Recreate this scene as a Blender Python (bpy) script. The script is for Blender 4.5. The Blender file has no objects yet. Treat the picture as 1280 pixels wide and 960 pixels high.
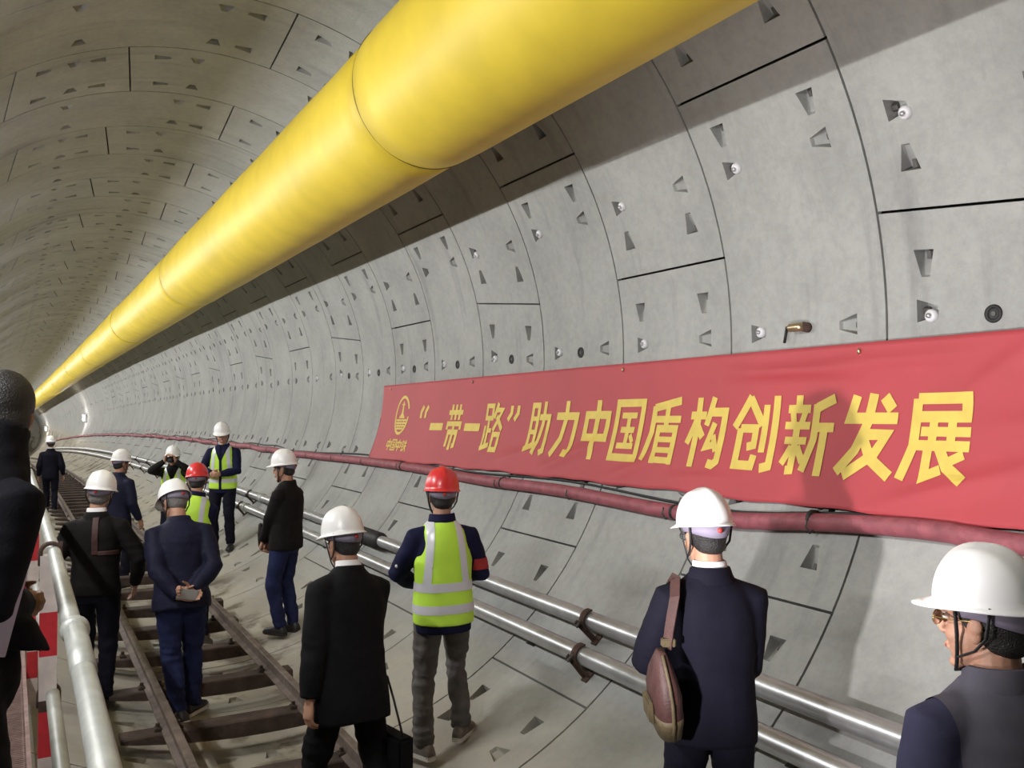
import bpy, bmesh, math, random
from mathutils import Vector, Matrix, noise
C = bpy.context.scene.collection
scn = bpy.context.scene
PI = math.pi
rad = math.radians

# ------------------------------------------------------------------ camera, world, exposure
R = 2.697                      # inner radius of the bored tunnel; its axis is x = 0, z = R
OX, OZ = -1.393, 2.2885        # where the camera stands
cam_data = bpy.data.cameras.new('camera')
cam_data.sensor_width = 36.0
cam_data.lens = 1090 / 1280 * 36.0
cam_data.clip_start = 0.05
cam_data.clip_end = 300
cam = bpy.data.objects.new('camera', cam_data)
C.objects.link(cam)
cam.location = (OX, 0, OZ)
cam.rotation_euler = (PI / 2 + 0.02269, 0, -0.50784)
scn.camera = cam
w = bpy.data.worlds.new('world')
scn.world = w
w.use_nodes = True
w.node_tree.nodes['Background'].inputs[0].default_value = (0.9, 0.92, 1.0, 1)
w.node_tree.nodes['Background'].inputs[1].default_value = 0.02
scn.view_settings.view_transform = 'Standard'
scn.view_settings.look = 'None'
scn.view_settings.gamma = 1
scn.view_settings.use_curve_mapping = False
scn.view_settings.exposure = 0.0
scn.cycles.use_denoising = True
scn.cycles.max_bounces = 8
scn.cycles.diffuse_bounces = 5

LAMP_POWER = 94.0          # hooded tubes along the left wall
CEILING_FILL_POWER = 12.0       # fill added above each hood to lift the dim ceiling
LAMP_YS = [2.2 + 3.6 * i for i in range(24)]
FLOOD_POWER = 430.0        # the video light on its stand


# ------------------------------------------------------------------ materials
def mat(name, col, rough=0.8, metal=0.0, var=0.0, vscale=8.0, bump=0.0, bscale=60.0, emit=None, spec=0.5, sheen=0.0, coat=0.0):
    m = bpy.data.materials.new(name)
    m.use_nodes = True
    nt = m.node_tree
    b = nt.nodes['Principled BSDF']
    b.inputs['Base Color'].default_value = (*col, 1)
    b.inputs['Roughness'].default_value = rough
    b.inputs['Metallic'].default_value = metal
    b.inputs['Specular IOR Level'].default_value = spec
    b.inputs['Sheen Weight'].default_value = sheen
    b.inputs['Coat Weight'].default_value = coat
    tc = nt.nodes.new('ShaderNodeTexCoord')
    if var > 0:
        n = nt.nodes.new('ShaderNodeTexNoise')
        n.inputs['Scale'].default_value = vscale
        n.inputs['Detail'].default_value = 5
        nt.links.new(tc.outputs['Object'], n.inputs['Vector'])
        r = nt.nodes.new('ShaderNodeValToRGB')
        r.color_ramp.elements[0].position = 0.3
        r.color_ramp.elements[1].position = 0.7
        r.color_ramp.elements[0].color = (*[c * (1 - var) for c in col], 1)
        r.color_ramp.elements[1].color = (*[min(1, c * (1 + var)) for c in col], 1)
        nt.links.new(n.outputs['Fac'], r.inputs['Fac'])
        nt.links.new(r.outputs['Color'], b.inputs['Base Color'])
    if bump > 0:
        n2 = nt.nodes.new('ShaderNodeTexNoise')
        n2.inputs['Scale'].default_value = bscale
        n2.inputs['Detail'].default_value = 4
        nt.links.new(tc.outputs['Object'], n2.inputs['Vector'])
        bp = nt.nodes.new('ShaderNodeBump')
        bp.inputs['Strength'].default_value = bump
        bp.inputs['Distance'].default_value = 0.01
        nt.links.new(n2.outputs['Fac'], bp.inputs['Height'])
        nt.links.new(bp.outputs['Normal'], b.inputs['Normal'])
    if emit:
        b.inputs['Emission Color'].default_value = (*emit[0], 1)
        b.inputs['Emission Strength'].default_value = emit[1]
    return m


def concrete(name, light, dark, dust):
    """precast concrete: mottled grey, water stains that run down the wall, dried mud low in the invert"""
    m = bpy.data.materials.new(name)
    m.use_nodes = True
    nt = m.node_tree
    L = nt.links.new
    b = nt.nodes['Principled BSDF']
    b.inputs['Roughness'].default_value = 0.82
    b.inputs['Specular IOR Level'].default_value = 0.3
    tc = nt.nodes.new('ShaderNodeTexCoord')

    def noise_n(scale, detail, vec, rough=0.6):
        n = nt.nodes.new('ShaderNodeTexNoise')
        n.inputs['Scale'].default_value = scale
        n.inputs['Detail'].default_value = detail
        n.inputs['Roughness'].default_value = rough
        L(vec, n.inputs['Vector'])
        return n

    def ramp(src, p0, p1, c0, c1):
        r = nt.nodes.new('ShaderNodeValToRGB')
        r.color_ramp.elements[0].position = p0
        r.color_ramp.elements[1].position = p1
        r.color_ramp.elements[0].color = (*c0, 1)
        r.color_ramp.elements[1].color = (*c1, 1)
        L(src, r.inputs['Fac'])
        return r

    def mix(kind, fac, a, bb):
        x = nt.nodes.new('ShaderNodeMix')
        x.data_type = 'RGBA'
        x.blend_type = kind
        for s, v in ((x.inputs[0], fac), (x.inputs[6], a), (x.inputs[7], bb)):
            if hasattr(v, 'links'):
                L(v, s)
            elif isinstance(v, tuple):
                s.default_value = v
            else:
                s.default_value = v
        return x.outputs[2]
    base = ramp(noise_n(1.3, 7, tc.outputs['Object']).outputs['Fac'], 0.32, 0.68, dark, light)
    fine = ramp(noise_n(16, 6, tc.outputs['Object'], 0.75).outputs['Fac'], 0.36, 0.6, (0.80, 0.80, 0.80), (1, 1, 1))
    c = mix('MULTIPLY', 0.6, base.outputs['Color'], fine.outputs['Color'])
    mp = nt.nodes.new('ShaderNodeMapping')
    mp.inputs['Scale'].default_value = (0.5, 5.0, 0.5)
    L(tc.outputs['Object'], mp.inputs['Vector'])
    streak = ramp(noise_n(1.0, 5, mp.outputs['Vector']).outputs['Fac'], 0.56, 0.70, (1, 1, 1), (0.66, 0.66, 0.68))
    c = mix('MULTIPLY', 0.55, c, streak.outputs['Color'])
    # dried mud carried in on boots and by the track, thickest at the very bottom
    sp = nt.nodes.new('ShaderNodeSeparateXYZ')
    L(tc.outputs['Object'], sp.inputs[0])
    mr = nt.nodes.new('ShaderNodeMapRange')
    mr.inputs['From Min'].default_value = 0.62
    mr.inputs['From Max'].default_value = 0.05
    L(sp.outputs['Z'], mr.inputs['Value'])
    nm = noise_n(2.2, 6, tc.outputs['Object'])
    mul = nt.nodes.new('ShaderNodeMath')
    mul.operation = 'MULTIPLY'
    L(mr.outputs['Result'], mul.inputs[0])
    rm = ramp(nm.outputs['Fac'], 0.30, 0.62, (0.45, 0.45, 0.45), (1, 1, 1))
    L(rm.outputs['Color'], mul.inputs[1])
    c = mix('MIX', mul.outputs[0], c, (*dust, 1))
    wet = ramp(noise_n(1.7, 5, tc.outputs['Object']).outputs['Fac'], 0.50, 0.60, (0, 0, 0), (0.85, 0.85, 0.85))
    mr2 = nt.nodes.new('ShaderNodeMapRange')
    mr2.inputs['From Min'].default_value = 0.17
    mr2.inputs['From Max'].default_value = 0.06
    L(sp.outputs['Z'], mr2.inputs['Value'])
    mw = nt.nodes.new('ShaderNodeMath')
    mw.operation = 'MULTIPLY'
    L(mr2.outputs['Result'], mw.inputs[0])
    L(wet.outputs['Color'], mw.inputs[1])
    c = mix('MIX', mw.outputs[0], c, (0.12, 0.10, 0.065, 1))
    L(c, b.inputs['Base Color'])
    bp = nt.nodes.new('ShaderNodeBump')
    bp.inputs['Strength'].default_value = 0.25
    bp.inputs['Distance'].default_value = 0.01
    L(noise_n(45, 5, tc.outputs['Object']).outputs['Fac'], bp.inputs['Height'])
    L(bp.outputs['Normal'], b.inputs['Normal'])
    return m


M = {}
M['concrete'] = concrete('lining concrete', (0.405, 0.412, 0.40), (0.315, 0.322, 0.312), (0.41, 0.375, 0.30))
M['gap'] = mat('gasket black', (0.05, 0.045, 0.04), 0.9)
M['nut'] = mat('dusty steel nut', (0.12, 0.115, 0.11), 0.6, 0.6)
M['duct'] = mat('yellow duct fabric', (0.72, 0.545, 0.05), 0.5, 0, 0.07, 3, 0.15, 7, spec=0.4)
M['seam'] = mat('dark seam', (0.08, 0.06, 0.015), 0.7)
M['banner'] = mat('red banner cloth', (0.43, 0.046, 0.060), 0.62, 0, 0.06, 2, 0.05, 200, sheen=0.2)
M['gold'] = mat('yellow banner print', (0.68, 0.52, 0.10), 0.6, 0, 0.08, 9)
M['hose'] = mat('maroon hose', (0.28, 0.075, 0.095), 0.6, 0, 0.25, 14, 0.3, 90)
M['cable'] = mat('black cable', (0.02, 0.02, 0.022), 0.6)
M['galv'] = mat('galvanised steel', (0.52, 0.53, 0.55), 0.36, 0.7, 0.12, 9, 0.06, 30)
M['galv_dull'] = mat('dull scaffold tube', (0.50, 0.52, 0.50), 0.5, 0.35, 0.15, 12, 0.1, 40)
M['rust'] = mat('brown rusty bracket', (0.085, 0.05, 0.04), 0.85, 0.1, 0.35, 30, 0.3, 80)
M['rail'] = mat('dusty rail steel', (0.16, 0.125, 0.105), 0.7, 0.25, 0.35, 11, 0.3, 60)
M['sleeper'] = mat('muddy dark sleeper', (0.055, 0.036, 0.028), 0.85, 0, 0.5, 7, 0.5, 40)
M['grate'] = mat('pinkish rusty grating', (0.36, 0.25, 0.235), 0.75, 0.2, 0.25, 20)
M['pred'] = mat('red paint', (0.60, 0.035, 0.05), 0.5, 0, 0.12, 20)
M['pwhite'] = mat('dirty white paint', (0.70, 0.62, 0.60), 0.55, 0, 0.12, 20)
M['yellow'] = mat('yellow paint', (0.75, 0.58, 0.08), 0.5, 0, 0.15, 25)
M['brass'] = mat('brass', (0.50, 0.40, 0.26), 0.35, 0.9)
M['plug'] = mat('white plastic plug', (0.72, 0.72, 0.76), 0.4)
M['black'] = mat('black rubber', (0.012, 0.012, 0.013), 0.6)
M['hat_white'] = mat('white helmet plastic', (0.90, 0.90, 0.91), 0.32, 0, 0, coat=0.3)
M['hat_red'] = mat('red helmet plastic', (0.72, 0.035, 0.04), 0.32, 0, 0, coat=0.3)
M['band'] = mat('lilac grey strap', (0.27, 0.24, 0.33), 0.7)
M['knob'] = mat('red knob', (0.55, 0.05, 0.04), 0.5)
M['skin'] = mat('skin', (0.43, 0.23, 0.155), 0.55, 0, 0.08, 30, 0.05, 200)
M['hair'] = mat('black hair', (0.016, 0.014, 0.014), 0.55, 0, 0, 0, 0.6, 180)
M['hair_grey'] = mat('grey cropped hair', (0.15, 0.14, 0.135), 0.7, 0, 0.3, 60, 0.6, 180)
M['eye'] = mat('eye white', (0.75, 0.72, 0.68), 0.3)
M['iris'] = mat('dark iris', (0.02, 0.012, 0.01), 0.2)
M['lip'] = mat('lip', (0.42, 0.17, 0.14), 0.5)
M['suit_black'] = mat('black suit cloth', (0.006, 0.006, 0.0075), 0.8, 0, 0.2, 5, 0.2, 160, spec=0.15)
M['suit_navy'] = mat('navy suit cloth', (0.0062, 0.0060, 0.0135), 0.8, 0, 0.2, 5, 0.2, 160, spec=0.15)
M['jacket_dark'] = mat('dark jacket cloth', (0.009, 0.008, 0.0085), 0.75, 0, 0.2, 5, 0.2, 120, spec=0.15)
M['jacket_navy'] = mat('navy quilted jacket', (0.012, 0.013, 0.034), 0.65, 0, 0.2, 6, 0.3, 60, spec=0.15)
M['work_navy'] = mat('navy work cloth', (0.010, 0.011, 0.042), 0.8, 0, 0.15, 5, 0.2, 120, spec=0.15)
M['jacket_blue'] = mat('slate blue jacket', (0.042, 0.042, 0.082), 0.8, 0, 0.15, 8, 0.12, 260, spec=0.15)
M['yoke_grey'] = mat('grey jacket yoke', (0.095, 0.09, 0.115), 0.85, 0, 0.15, 12, 0.12, 260, spec=0.15)
M['coat'] = mat('very dark coat', (0.006, 0.006, 0.010), 0.8, 0, 0.2, 5, 0.2, 120, spec=0.15)
M['jeans'] = mat('dark blue jeans', (0.018, 0.024, 0.075), 0.85, 0, 0.35, 6, 0.3, 200, spec=0.15)
M['trousers_navy'] = mat('navy trousers', (0.0075, 0.0075, 0.016), 0.8, 0, 0.2, 6, 0.2, 140, spec=0.15)
M['trousers_black'] = mat('black trousers', (0.006, 0.006, 0.007), 0.8, 0, 0.2, 6, 0.2, 140, spec=0.15)
M['trousers_grey'] = mat('grey work trousers', (0.125, 0.115, 0.11), 0.85, 0, 0.25, 9, 0.35, 90, spec=0.15)
M['lime'] = mat('lime safety vest', (0.58, 0.93, 0.075), 0.6, 0, 0.06, 6, 0.1, 120, emit=None)
M['reflect'] = mat('silver reflective tape', (0.70, 0.71, 0.78), 0.35, 0.1)
M['shirt'] = mat('white shirt', (0.78, 0.78, 0.80), 0.7)
M['sole'] = mat('white rubber sole', (0.62, 0.60, 0.56), 0.7)
M['shoe'] = mat('black shoe leather', (0.02, 0.018, 0.018), 0.5)
M['shoe_grey'] = mat('grey dusty shoe', (0.16, 0.14, 0.12), 0.8, 0, 0.3, 20)
M['leather'] = mat('maroon brown leather', (0.055, 0.022, 0.020), 0.6, 0, 0.25, 18, 0.25, 90)
M['leather_tan'] = mat('olive tan leather trim', (0.09, 0.068, 0.035), 0.65, 0, 0.25, 18, 0.25, 90)
M['lilac'] = mat('lilac paper', (0.55, 0.47, 0.68), 0.7)
M['phone'] = mat('silver phone case', (0.55, 0.54, 0.55), 0.3, 0.5)
M['glass'] = mat('spectacle lens', (0.55, 0.6, 0.58), 0.05, 0)
M['glass'].node_tree.nodes['Principled BSDF'].inputs['Transmission Weight'].default_value = 0.9
M['goldwire'] = mat('gold spectacle wire', (0.55, 0.40, 0.16), 0.3, 0.9)
M['redcloth'] = mat('red sleeve band', (0.42, 0.03, 0.035), 0.8)
M['lampbody'] = mat('grey lamp housing', (0.30, 0.31, 0.32), 0.5, 0.5)
M['tube'] = mat('lamp tube', (0.9, 0.9, 0.9), 0.4, emit=((1.0, 0.97, 0.92), 6.0))


# ------------------------------------------------------------------ helpers
def link(name, me, m=None, parent=None, smooth=False):
    o = bpy.data.objects.new(name, me)
    C.objects.link(o)
    for x in (m if isinstance(m, (list, tuple)) else [m]):
        if x is not None:
            me.materials.append(x)
    if parent is not None:
        o.parent = parent
    if smooth and len(me.polygons):
        me.polygons.foreach_set('use_smooth', [True] * len(me.polygons))
    return o


def obj(name, bm, m=None, parent=None, smooth=False):
    me = bpy.data.meshes.new(name)
    bm.normal_update()
    bm.to_mesh(me)
    bm.free()
    return link(name, me, m, parent, smooth)


def tag(o, label=None, cat=None, group=None, kind=None):
    for k, v in (('label', label), ('category', cat), ('group', group), ('kind', kind)):
        if v:
            o[k] = v
    return o


def thing(name, label, cat, loc=(0, 0, 0), group=None):
    o = bpy.data.objects.new(name, None)
    o.empty_display_size = 0.1
    C.objects.link(o)
    o.location = loc
    return tag(o, label, cat, group)


def copy_thing(o, parent=None):
    c = o.copy()
    C.objects.link(c)
    c.parent = parent
    for ch in list(o.children):
        copy_thing(ch, c)
    return c


def loft(bm, rings, caps=True, mi=0, closed=True):
    vs = [[bm.verts.new(p) for p in r] for r in rings]
    n = len(rings[0])
    for a, b in zip(vs, vs[1:]):
        for i in range(n if closed else n - 1):
            f = bm.faces.new((a[i], a[(i + 1) % n], b[(i + 1) % n], b[i]))
            f.material_index = mi
    if caps:
        for r, flip in ((vs[0], True), (vs[-1], False)):
            f = bm.faces.new(list(reversed(r)) if flip else r)
            f.material_index = mi
    return vs


def frame_for(d, up=Vector((0, 0, 1))):
    d = d.normalized()
    if abs(d.dot(up)) > 0.97:
        up = Vector((0, 1, 0))
    x = d.cross(up).normalized()
    return x, d.cross(x).normalized()


def tube(bm, pts, radii, n=12, caps=True, mi=0, flat=1.0, up=None, round_ends=False):
    """swept tube through pts; flat squashes the section along its second axis"""
    pts = [Vector(p) for p in pts]
    if not hasattr(radii, '__len__'):
        radii = [radii] * len(pts)
    radii = list(radii)
    if round_ends:
        d0 = (pts[0] - pts[1]).normalized()
        d1 = (pts[-1] - pts[-2]).normalized()
        r0, r1 = radii[0], radii[-1]
        pts = [pts[0] + d0 * r0 * 0.9, pts[0] + d0 * r0 * 0.6] + pts + [pts[-1] + d1 * r1 * 0.6, pts[-1] + d1 * r1 * 0.9]
        radii = [r0 * 0.3, r0 * 0.75] + radii + [r1 * 0.75, r1 * 0.3]
    rings = []
    x = y = None
    for i, p in enumerate(pts):
        d = (pts[min(i + 1, len(pts) - 1)] - pts[max(i - 1, 0)]).normalized()
        if x is None:
            x, y = frame_for(d, up or Vector((0, 0, 1)))
        else:
            x = (x - d * x.dot(d)).normalized()
            y = d.cross(x).normalized()
        r = radii[i]
        rings.append([p + x * (math.cos(2 * PI * k / n) * r) + y * (math.sin(2 * PI * k / n) * r * flat) for k in range(n)])
    return loft(bm, rings, caps, mi)


def box(bm, lo, hi, mi=0, xf=None, bev=0.0):
    x0, y0, z0 = lo
    x1, y1, z1 = hi
    vs = [bm.verts.new(Vector(p)) for p in ((x0, y0, z0), (x1, y0, z0), (x1, y1, z0), (x0, y1, z0), (x0, y0, z1), (x1, y0, z1), (x1, y1, z1), (x0, y1, z1))]
    fs = []
    for f in ((0, 3, 2, 1), (4, 5, 6, 7), (0, 1, 5, 4), (1, 2, 6, 5), (2, 3, 7, 6), (3, 0, 4, 7)):
        fc = bm.faces.new([vs[i] for i in f])
        fc.material_index = mi
        fs.append(fc)
    if bev > 0:
        es = list({e for f in fs for e in f.edges})
        r = bmesh.ops.bevel(bm, geom=es, offset=bev, segments=2, affect='EDGES', material=-1)
        vs = list({v for f in r['faces'] for v in f.verts} | {v for v in vs if v.is_valid})
    if xf is not None:
        for v in vs:
            v.co = xf @ v.co
    return vs


def ellipsoid(bm, c, r, rot=None, seg=18, rings=12):
    c = Vector(c)
    res = bmesh.ops.create_uvsphere(bm, u_segments=seg, v_segments=rings, radius=1.0)
    for v in res['verts']:
        p = Vector((v.co.x * r[0], v.co.y * r[1], v.co.z * r[2]))
        if rot is not None:
            p = rot @ p
        v.co = p + c
    return res['verts']


def remesh(bm, voxel, smooth=4, fac=0.5):
    """one continuous surface out of overlapping closed shells"""
    bmesh.ops.recalc_face_normals(bm, faces=bm.faces[:])
    me = bpy.data.meshes.new('tmp')
    bm.to_mesh(me)
    bm.free()
    o = bpy.data.objects.new('tmp', me)
    C.objects.link(o)
    md = o.modifiers.new('r', 'REMESH')
    md.mode = 'VOXEL'
    md.voxel_size = voxel
    if smooth:
        sm = o.modifiers.new('s', 'SMOOTH')
        sm.iterations = smooth
        sm.factor = fac
    dg = bpy.context.evaluated_depsgraph_get()
    out = bpy.data.meshes.new_from_object(o.evaluated_get(dg))
    bpy.data.objects.remove(o)
    bpy.data.meshes.remove(me)
    b2 = bmesh.new()
    b2.from_mesh(out)
    bpy.data.meshes.remove(out)
    return b2


def bend(p):
    """the drive falls away and swings gently to the left further in"""
    x, y, z = p
    a = max(0.0, y - 3.0)
    b = max(0.0, y - 5.0)
    return Vector((x - 0.0004 * b * b, y, z - 0.0004 * a * a))


def W(th, y, r=R):
    t = rad(th)
    return bend((r * math.cos(t), y, R + r * math.sin(t)))


def floor_z(x, y):
    a = max(0.0, y - 3.0)
    b = max(0.0, y - 5.0)
    xx = x + 0.0004 * b * b
    return R - math.sqrt(max(0.0, R * R - xx * xx)) - 0.0004 * a * a


# ------------------------------------------------------------------ the lining
Y0, L = 3.1486, 1.2
K0, K1 = -7, 74
KIND_A = [(-101.1, -33.5, 0, 0), (-33.5, 33.9, 0, 0), (33.9, 102.9, 0, -1.4), (102.9, 124.9, -1.4, 1.4), (124.9, 191.4, 1.4, 0), (191.4, 258.9, 0, 0)]
KIND_B = [(-122.8, -55.3, 0, 0), (-55.3, 12.0, 0, 0), (12.0, 79.8, 0, -0.8), (79.8, 147.0, -0.8, 0), (147.0, 169.5, 0, 1.4), (169.5, 237.2, 1.4, 0)]
shells = {n: bmesh.new() for n in ('wall_right', 'ceiling', 'wall_left', 'floor')}
GAP = 0.0075


def pocket(bm, f, v0, v1, t0, t1, away, nut):
    """bolt pocket: deep against the joint side, running out to nothing away from it.
    f(v, t, depth) maps to space; away is +v, -v, +t or -t"""
    vm, tm = (v0 + v1) / 2, (t0 + t1) / 2
    hv, ht = (v1 - v0) / 2, (t1 - t0) / 2

    def g(a, l, d):                # a: -1 joint side .. 1 far side; l: -1..1 across
        if away == '+v':
            return f(vm + a * hv, tm + l * ht, d)
        if away == '-v':
            return f(vm - a * hv, tm + l * ht, d)
        if away == '+t':
            return f(vm + l * hv, tm + a * ht, d)
        return f(vm + l * hv, tm - a * ht, d)
    outer = [bm.verts.new(g(a, l, 0)) for a, l in ((-1, -1), (1, -1), (1, 1), (-1, 1))]
    shp = ((-0.86, -0.82), (0.9, -0.34), (0.9, 0.34), (-0.86, 0.82))
    top = [bm.verts.new(g(a, l, 0)) for a, l in shp]
    bot = [bm.verts.new(g(a * (0.94 if a < 0 else 0.86), l * 0.84, 0.085 if a < 0 else 0.02)) for a, l in shp]
    for i in range(4):
        j = (i + 1) % 4
        bm.faces.new((outer[i], outer[j], top[j], top[i]))
        bm.faces.new((top[i], top[j], bot[j], bot[i]))
    bm.faces.new(bot)
    if nut:
        rings = []
        for d, a in ((0.0, -0.78), (0.0, -0.25)):
            rings.append([g(a, 0.0 + 0.30 * math.cos(q * PI / 3), 0.055 + 0.016 * math.sin(q * PI / 3)) for q in range(6)])
        loft(bm, rings, True, 1)


def segment(bm, k, t0, t1, s0, s1):
    y_base = Y0 + L * k
    detail = y_base < 46
    cuts_v = [GAP, 0.185, 0.325, 0.885, 1.025, L - GAP] if detail else [GAP, L - GAP]
    gt = math.degrees(GAP / R)
    a0, a1 = t0 + gt, t1 - gt
    pk = {}                        # pocket rows: (lo, hi) -> type
    if detail:
        j = math.ceil((a0 - 0.9 + 3) / 22.5)
        while 0.9 + 22.5 * j < a1 - 3:
            c = 0.9 + 22.5 * j
            if c - a0 > 9.3 and a1 - c > 9.3 or True:
                pk[(c - 1.55, c + 1.55)] = 'ring'
            j += 1
        for lo, hi, ty in ((a0 + 4.0, a0 + 7.4, 'low'), (a1 - 7.4, a1 - 4.0, 'high')):
            clash = [q for q in pk if q[0] < hi + 0.3 and q[1] > lo - 0.3]
            for q in clash:
                del pk[q]
            pk[(lo, hi)] = ty
    rows = sorted({a0, a1} | {x for q in pk for x in q})
    full = []
    for x, y in zip(rows, rows[1:]):
        n = max(1, int(math.ceil((y - x) / 3.2))) if (x, y) not in pk else 1
        full += [x + (y - x) * i / n for i in range(n)]
    full.append(a1)

    def th(t, v):
        wv = (t - t0) / (t1 - t0)
        return t + (v / L - 0.5) * -2 * ((-s0) * (1 - wv) + (-s1) * wv)

    def f(v, t, d):
        return W(th(t, v), y_base + v, R + d)
    grid = [[bm.verts.new(f(v, t, 0)) for v in cuts_v] for t in full]
    nv = len(cuts_v)
    for i in range(len(full) - 1):
        row = (full[i], full[i + 1])
        ty = pk.get(row)
        for q in range(nv - 1):
            if ty and q in (1, 3):
                v0, v1 = cuts_v[q], cuts_v[q + 1]
                if ty == 'ring':
                    aw = '+v' if q == 1 else '-v'
                else:
                    aw = '+t' if ty == 'low' else '-t'
                pocket(bm, f, v0, v1, row[0], row[1], aw, k < 9)
            else:
                bm.faces.new((grid[i][q], grid[i + 1][q], grid[i + 1][q + 1], grid[i][q + 1]))
    # the joint faces, 5 cm deep
    D = 0.05
    for seq in ([(t, cuts_v[0]) for t in full], [(t, cuts_v[-1]) for t in full], [(full[0], v) for v in cuts_v], [(full[-1], v) for v in cuts_v]):
        a = [bm.verts.new(f(v, t, 0)) for t, v in seq]
        b = [bm.verts.new(f(v, t, D)) for t, v in seq]
        for i in range(len(seq) - 1):
            bm.faces.new((a[i], a[i + 1], b[i + 1], b[i]))


for k in range(K0, K1):
    segs = KIND_A if k % 2 == 0 else KIND_B
    for t0, t1, s0, s1 in segs:
        if k % 4 == 3 and t0 == -55.3:
            s1 = 1.4
        if k % 4 == 3 and t0 == 12.0:
            s0 = 1.4
        mid = (t0 + t1) / 2
        mid = mid - 360 if mid > 225 else mid
        where = 'floor' if mid < -55 else 'wall_right' if mid < 45 else 'ceiling' if mid < 130 else 'wall_left'
        segment(shells[where], k, t0, t1, s0, s1)
# dark sealing behind the joints, one strip per quadrant so that each wall stays whole
for nm, lo, hi in (('wall_right', -55, 45), ('ceiling', 45, 130), ('wall_left', 130, 225), ('floor', 225, 305)):
    bm = shells[nm]
    ys = [Y0 + L * k for k in range(K0, K1 + 1, 1)]
    n = int((hi - lo) / 5)
    rows = [[bm.verts.new(W(lo + (hi - lo) * i / n, y, R + 0.13)) for i in range(n + 1)] for y in ys]
    for a, b in zip(rows, rows[1:]):
        for i in range(n):
            bm.faces.new((a[i], a[i + 1], b[i + 1], b[i])).material_index = 2
for nm, bm in shells.items():
    tag(obj(nm, bm, [M['concrete'], M['nut'], M['gap']]), kind='structure')
# closed ends of the modelled stretch
for nm, y in (('wall_far', Y0 + L * K1 - 0.02), ('wall_near', Y0 + L * K0 + 0.02)):
    bm = bmesh.new()
    ring = [W(360 * i / 64, y, R + 0.12) for i in range(64)]
    ring2 = [W(360 * i / 64, y + 0.1, R + 0.12) for i in range(64)]
    loft(bm, [ring, ring2])
    tag(obj(nm, bm, M['concrete']), kind='structure')

# ------------------------------------------------------------------ tunnel lamps on the left wall (behind the photographer's shoulder)
def hood_lamp():
    t = thing('tunnel_lamp', 'hooded tube lamp fixed high on the left tunnel wall', 'lamp', (0, 0, 0), 'hooded tube lamps along the left wall')
    b = bmesh.new()
    box(b, (-0.06, -0.68, -0.07), (0.0, 0.68, 0.07), bev=0.008)
    obj('housing', b, M['lampbody'], t)
    b = bmesh.new()
    sec = [(0.0, 0.075), (0.19, 0.095), (0.19, 0.083), (0.0, 0.063)]
    loft(b, [[Vector((x, y, z)) for x, z in sec] for y in (-0.72, 0.72)])
    for y in (-0.72, 0.70):
        box(b, (0.0, y, -0.01), (0.185, y + 0.02, 0.088))
    obj('hood', b, M['lampbody'], t)
    b = bmesh.new()
    tube(b, [(0.022, -0.6, 0), (0.022, 0.6, 0)], 0.017, 12)
    obj('lamp_tube', b, M['tube'], t, True)
    ld = bpy.data.lights.new('tube_light', 'AREA')
    ld.shape = 'RECTANGLE'
    ld.size = 1.2
    ld.size_y = 0.035
    ld.energy = LAMP_POWER
    ld.color = (1.0, 0.99, 0.965)
    lo = bpy.data.objects.new('tube_light', ld)
    C.objects.link(lo)
    lo.parent = t
    lo.location = (0.045, 0, 0)
    # light axis (-Z) to +X, slightly down; long side (local X) along the tunnel
    d = Vector((math.cos(rad(-8)), 0, math.sin(rad(-8))))
    xx = Vector((0, 1, 0))
    zz = -d
    yy = zz.cross(xx)
    lo.matrix_local = Matrix.Translation((0.045, 0, 0)) @ Matrix((xx, yy, zz)).transposed().to_4x4()
    lu = bpy.data.lights.new('ceiling_fill', 'AREA')  # added fill light above the opaque hood, brightens the ceiling; not from the tube
    lu.shape = 'RECTANGLE'
    lu.size = 1.2
    lu.size_y = 0.06
    lu.energy = CEILING_FILL_POWER
    lu.color = (0.98, 0.94, 1.0)
    l2 = bpy.data.objects.new('ceiling_fill', lu)
    C.objects.link(l2)
    l2.parent = t
    d = Vector((math.cos(rad(62)), 0, math.sin(rad(62))))
    zz = -d
    yy = zz.cross(xx)
    l2.matrix_local = Matrix.Translation((0.10, 0, 0.115)) @ Matrix((xx, yy, zz)).transposed().to_4x4()
    return t


lamp0 = hood_lamp()
for i, y in enumerate(LAMP_YS):
    o = lamp0 if i == 0 else copy_thing(lamp0)
    p = W(180 - 19.5, y, R - 0.03)
    o.location = p
    o.rotation_euler = (0, 0, 0)

# video light on a stand beside the walkway, just below the frame
vl = thing('video_light', 'small video light panel on a thin stand between the walkway and the track', 'light', (0.50 + OX, 1.75, 0))
VZ = -0.80 + OZ
b = bmesh.new()
tube(b, [(0, 0, 0.55), (0, 0, VZ - 0.09)], 0.012, 12)
obj('pole', b, M['cable'], vl, True)
for a in (30, 150, 270):
    e = Vector((0.32 * math.cos(rad(a)), 0.32 * math.sin(rad(a)), 0))
    e.z = floor_z(vl.location.x + e.x, vl.location.y + e.y) + 0.01
    b = bmesh.new()
    tube(b, [e, (0, 0, 0.62)], 0.009, 10)
    obj('leg', b, M['cable'], vl, True)
vdir = Vector((3.55, 1.15, 1.05)).normalized()
vx = vdir.cross(Vector((0, 0, 1))).normalized()
vm = Matrix((vx, vdir, vx.cross(vdir))).transposed().to_4x4()
vm.translation = (0, 0, VZ)
b = bmesh.new()
box(b, (-0.075, -0.045, -0.05), (0.075, -0.012, 0.05), xf=vm, bev=0.006)
obj('panel_housing', b, M['black'], vl)
b = bmesh.new()
box(b, (-0.067, -0.012, -0.043), (0.067, -0.008, 0.043), xf=vm)
obj('led_panel', b, M['tube'], vl)
ld = bpy.data.lights.new('video_spot', 'SPOT')
ld.energy = FLOOD_POWER
ld.color = (1.0, 0.94, 0.94)
ld.spot_size = rad(78)
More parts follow.
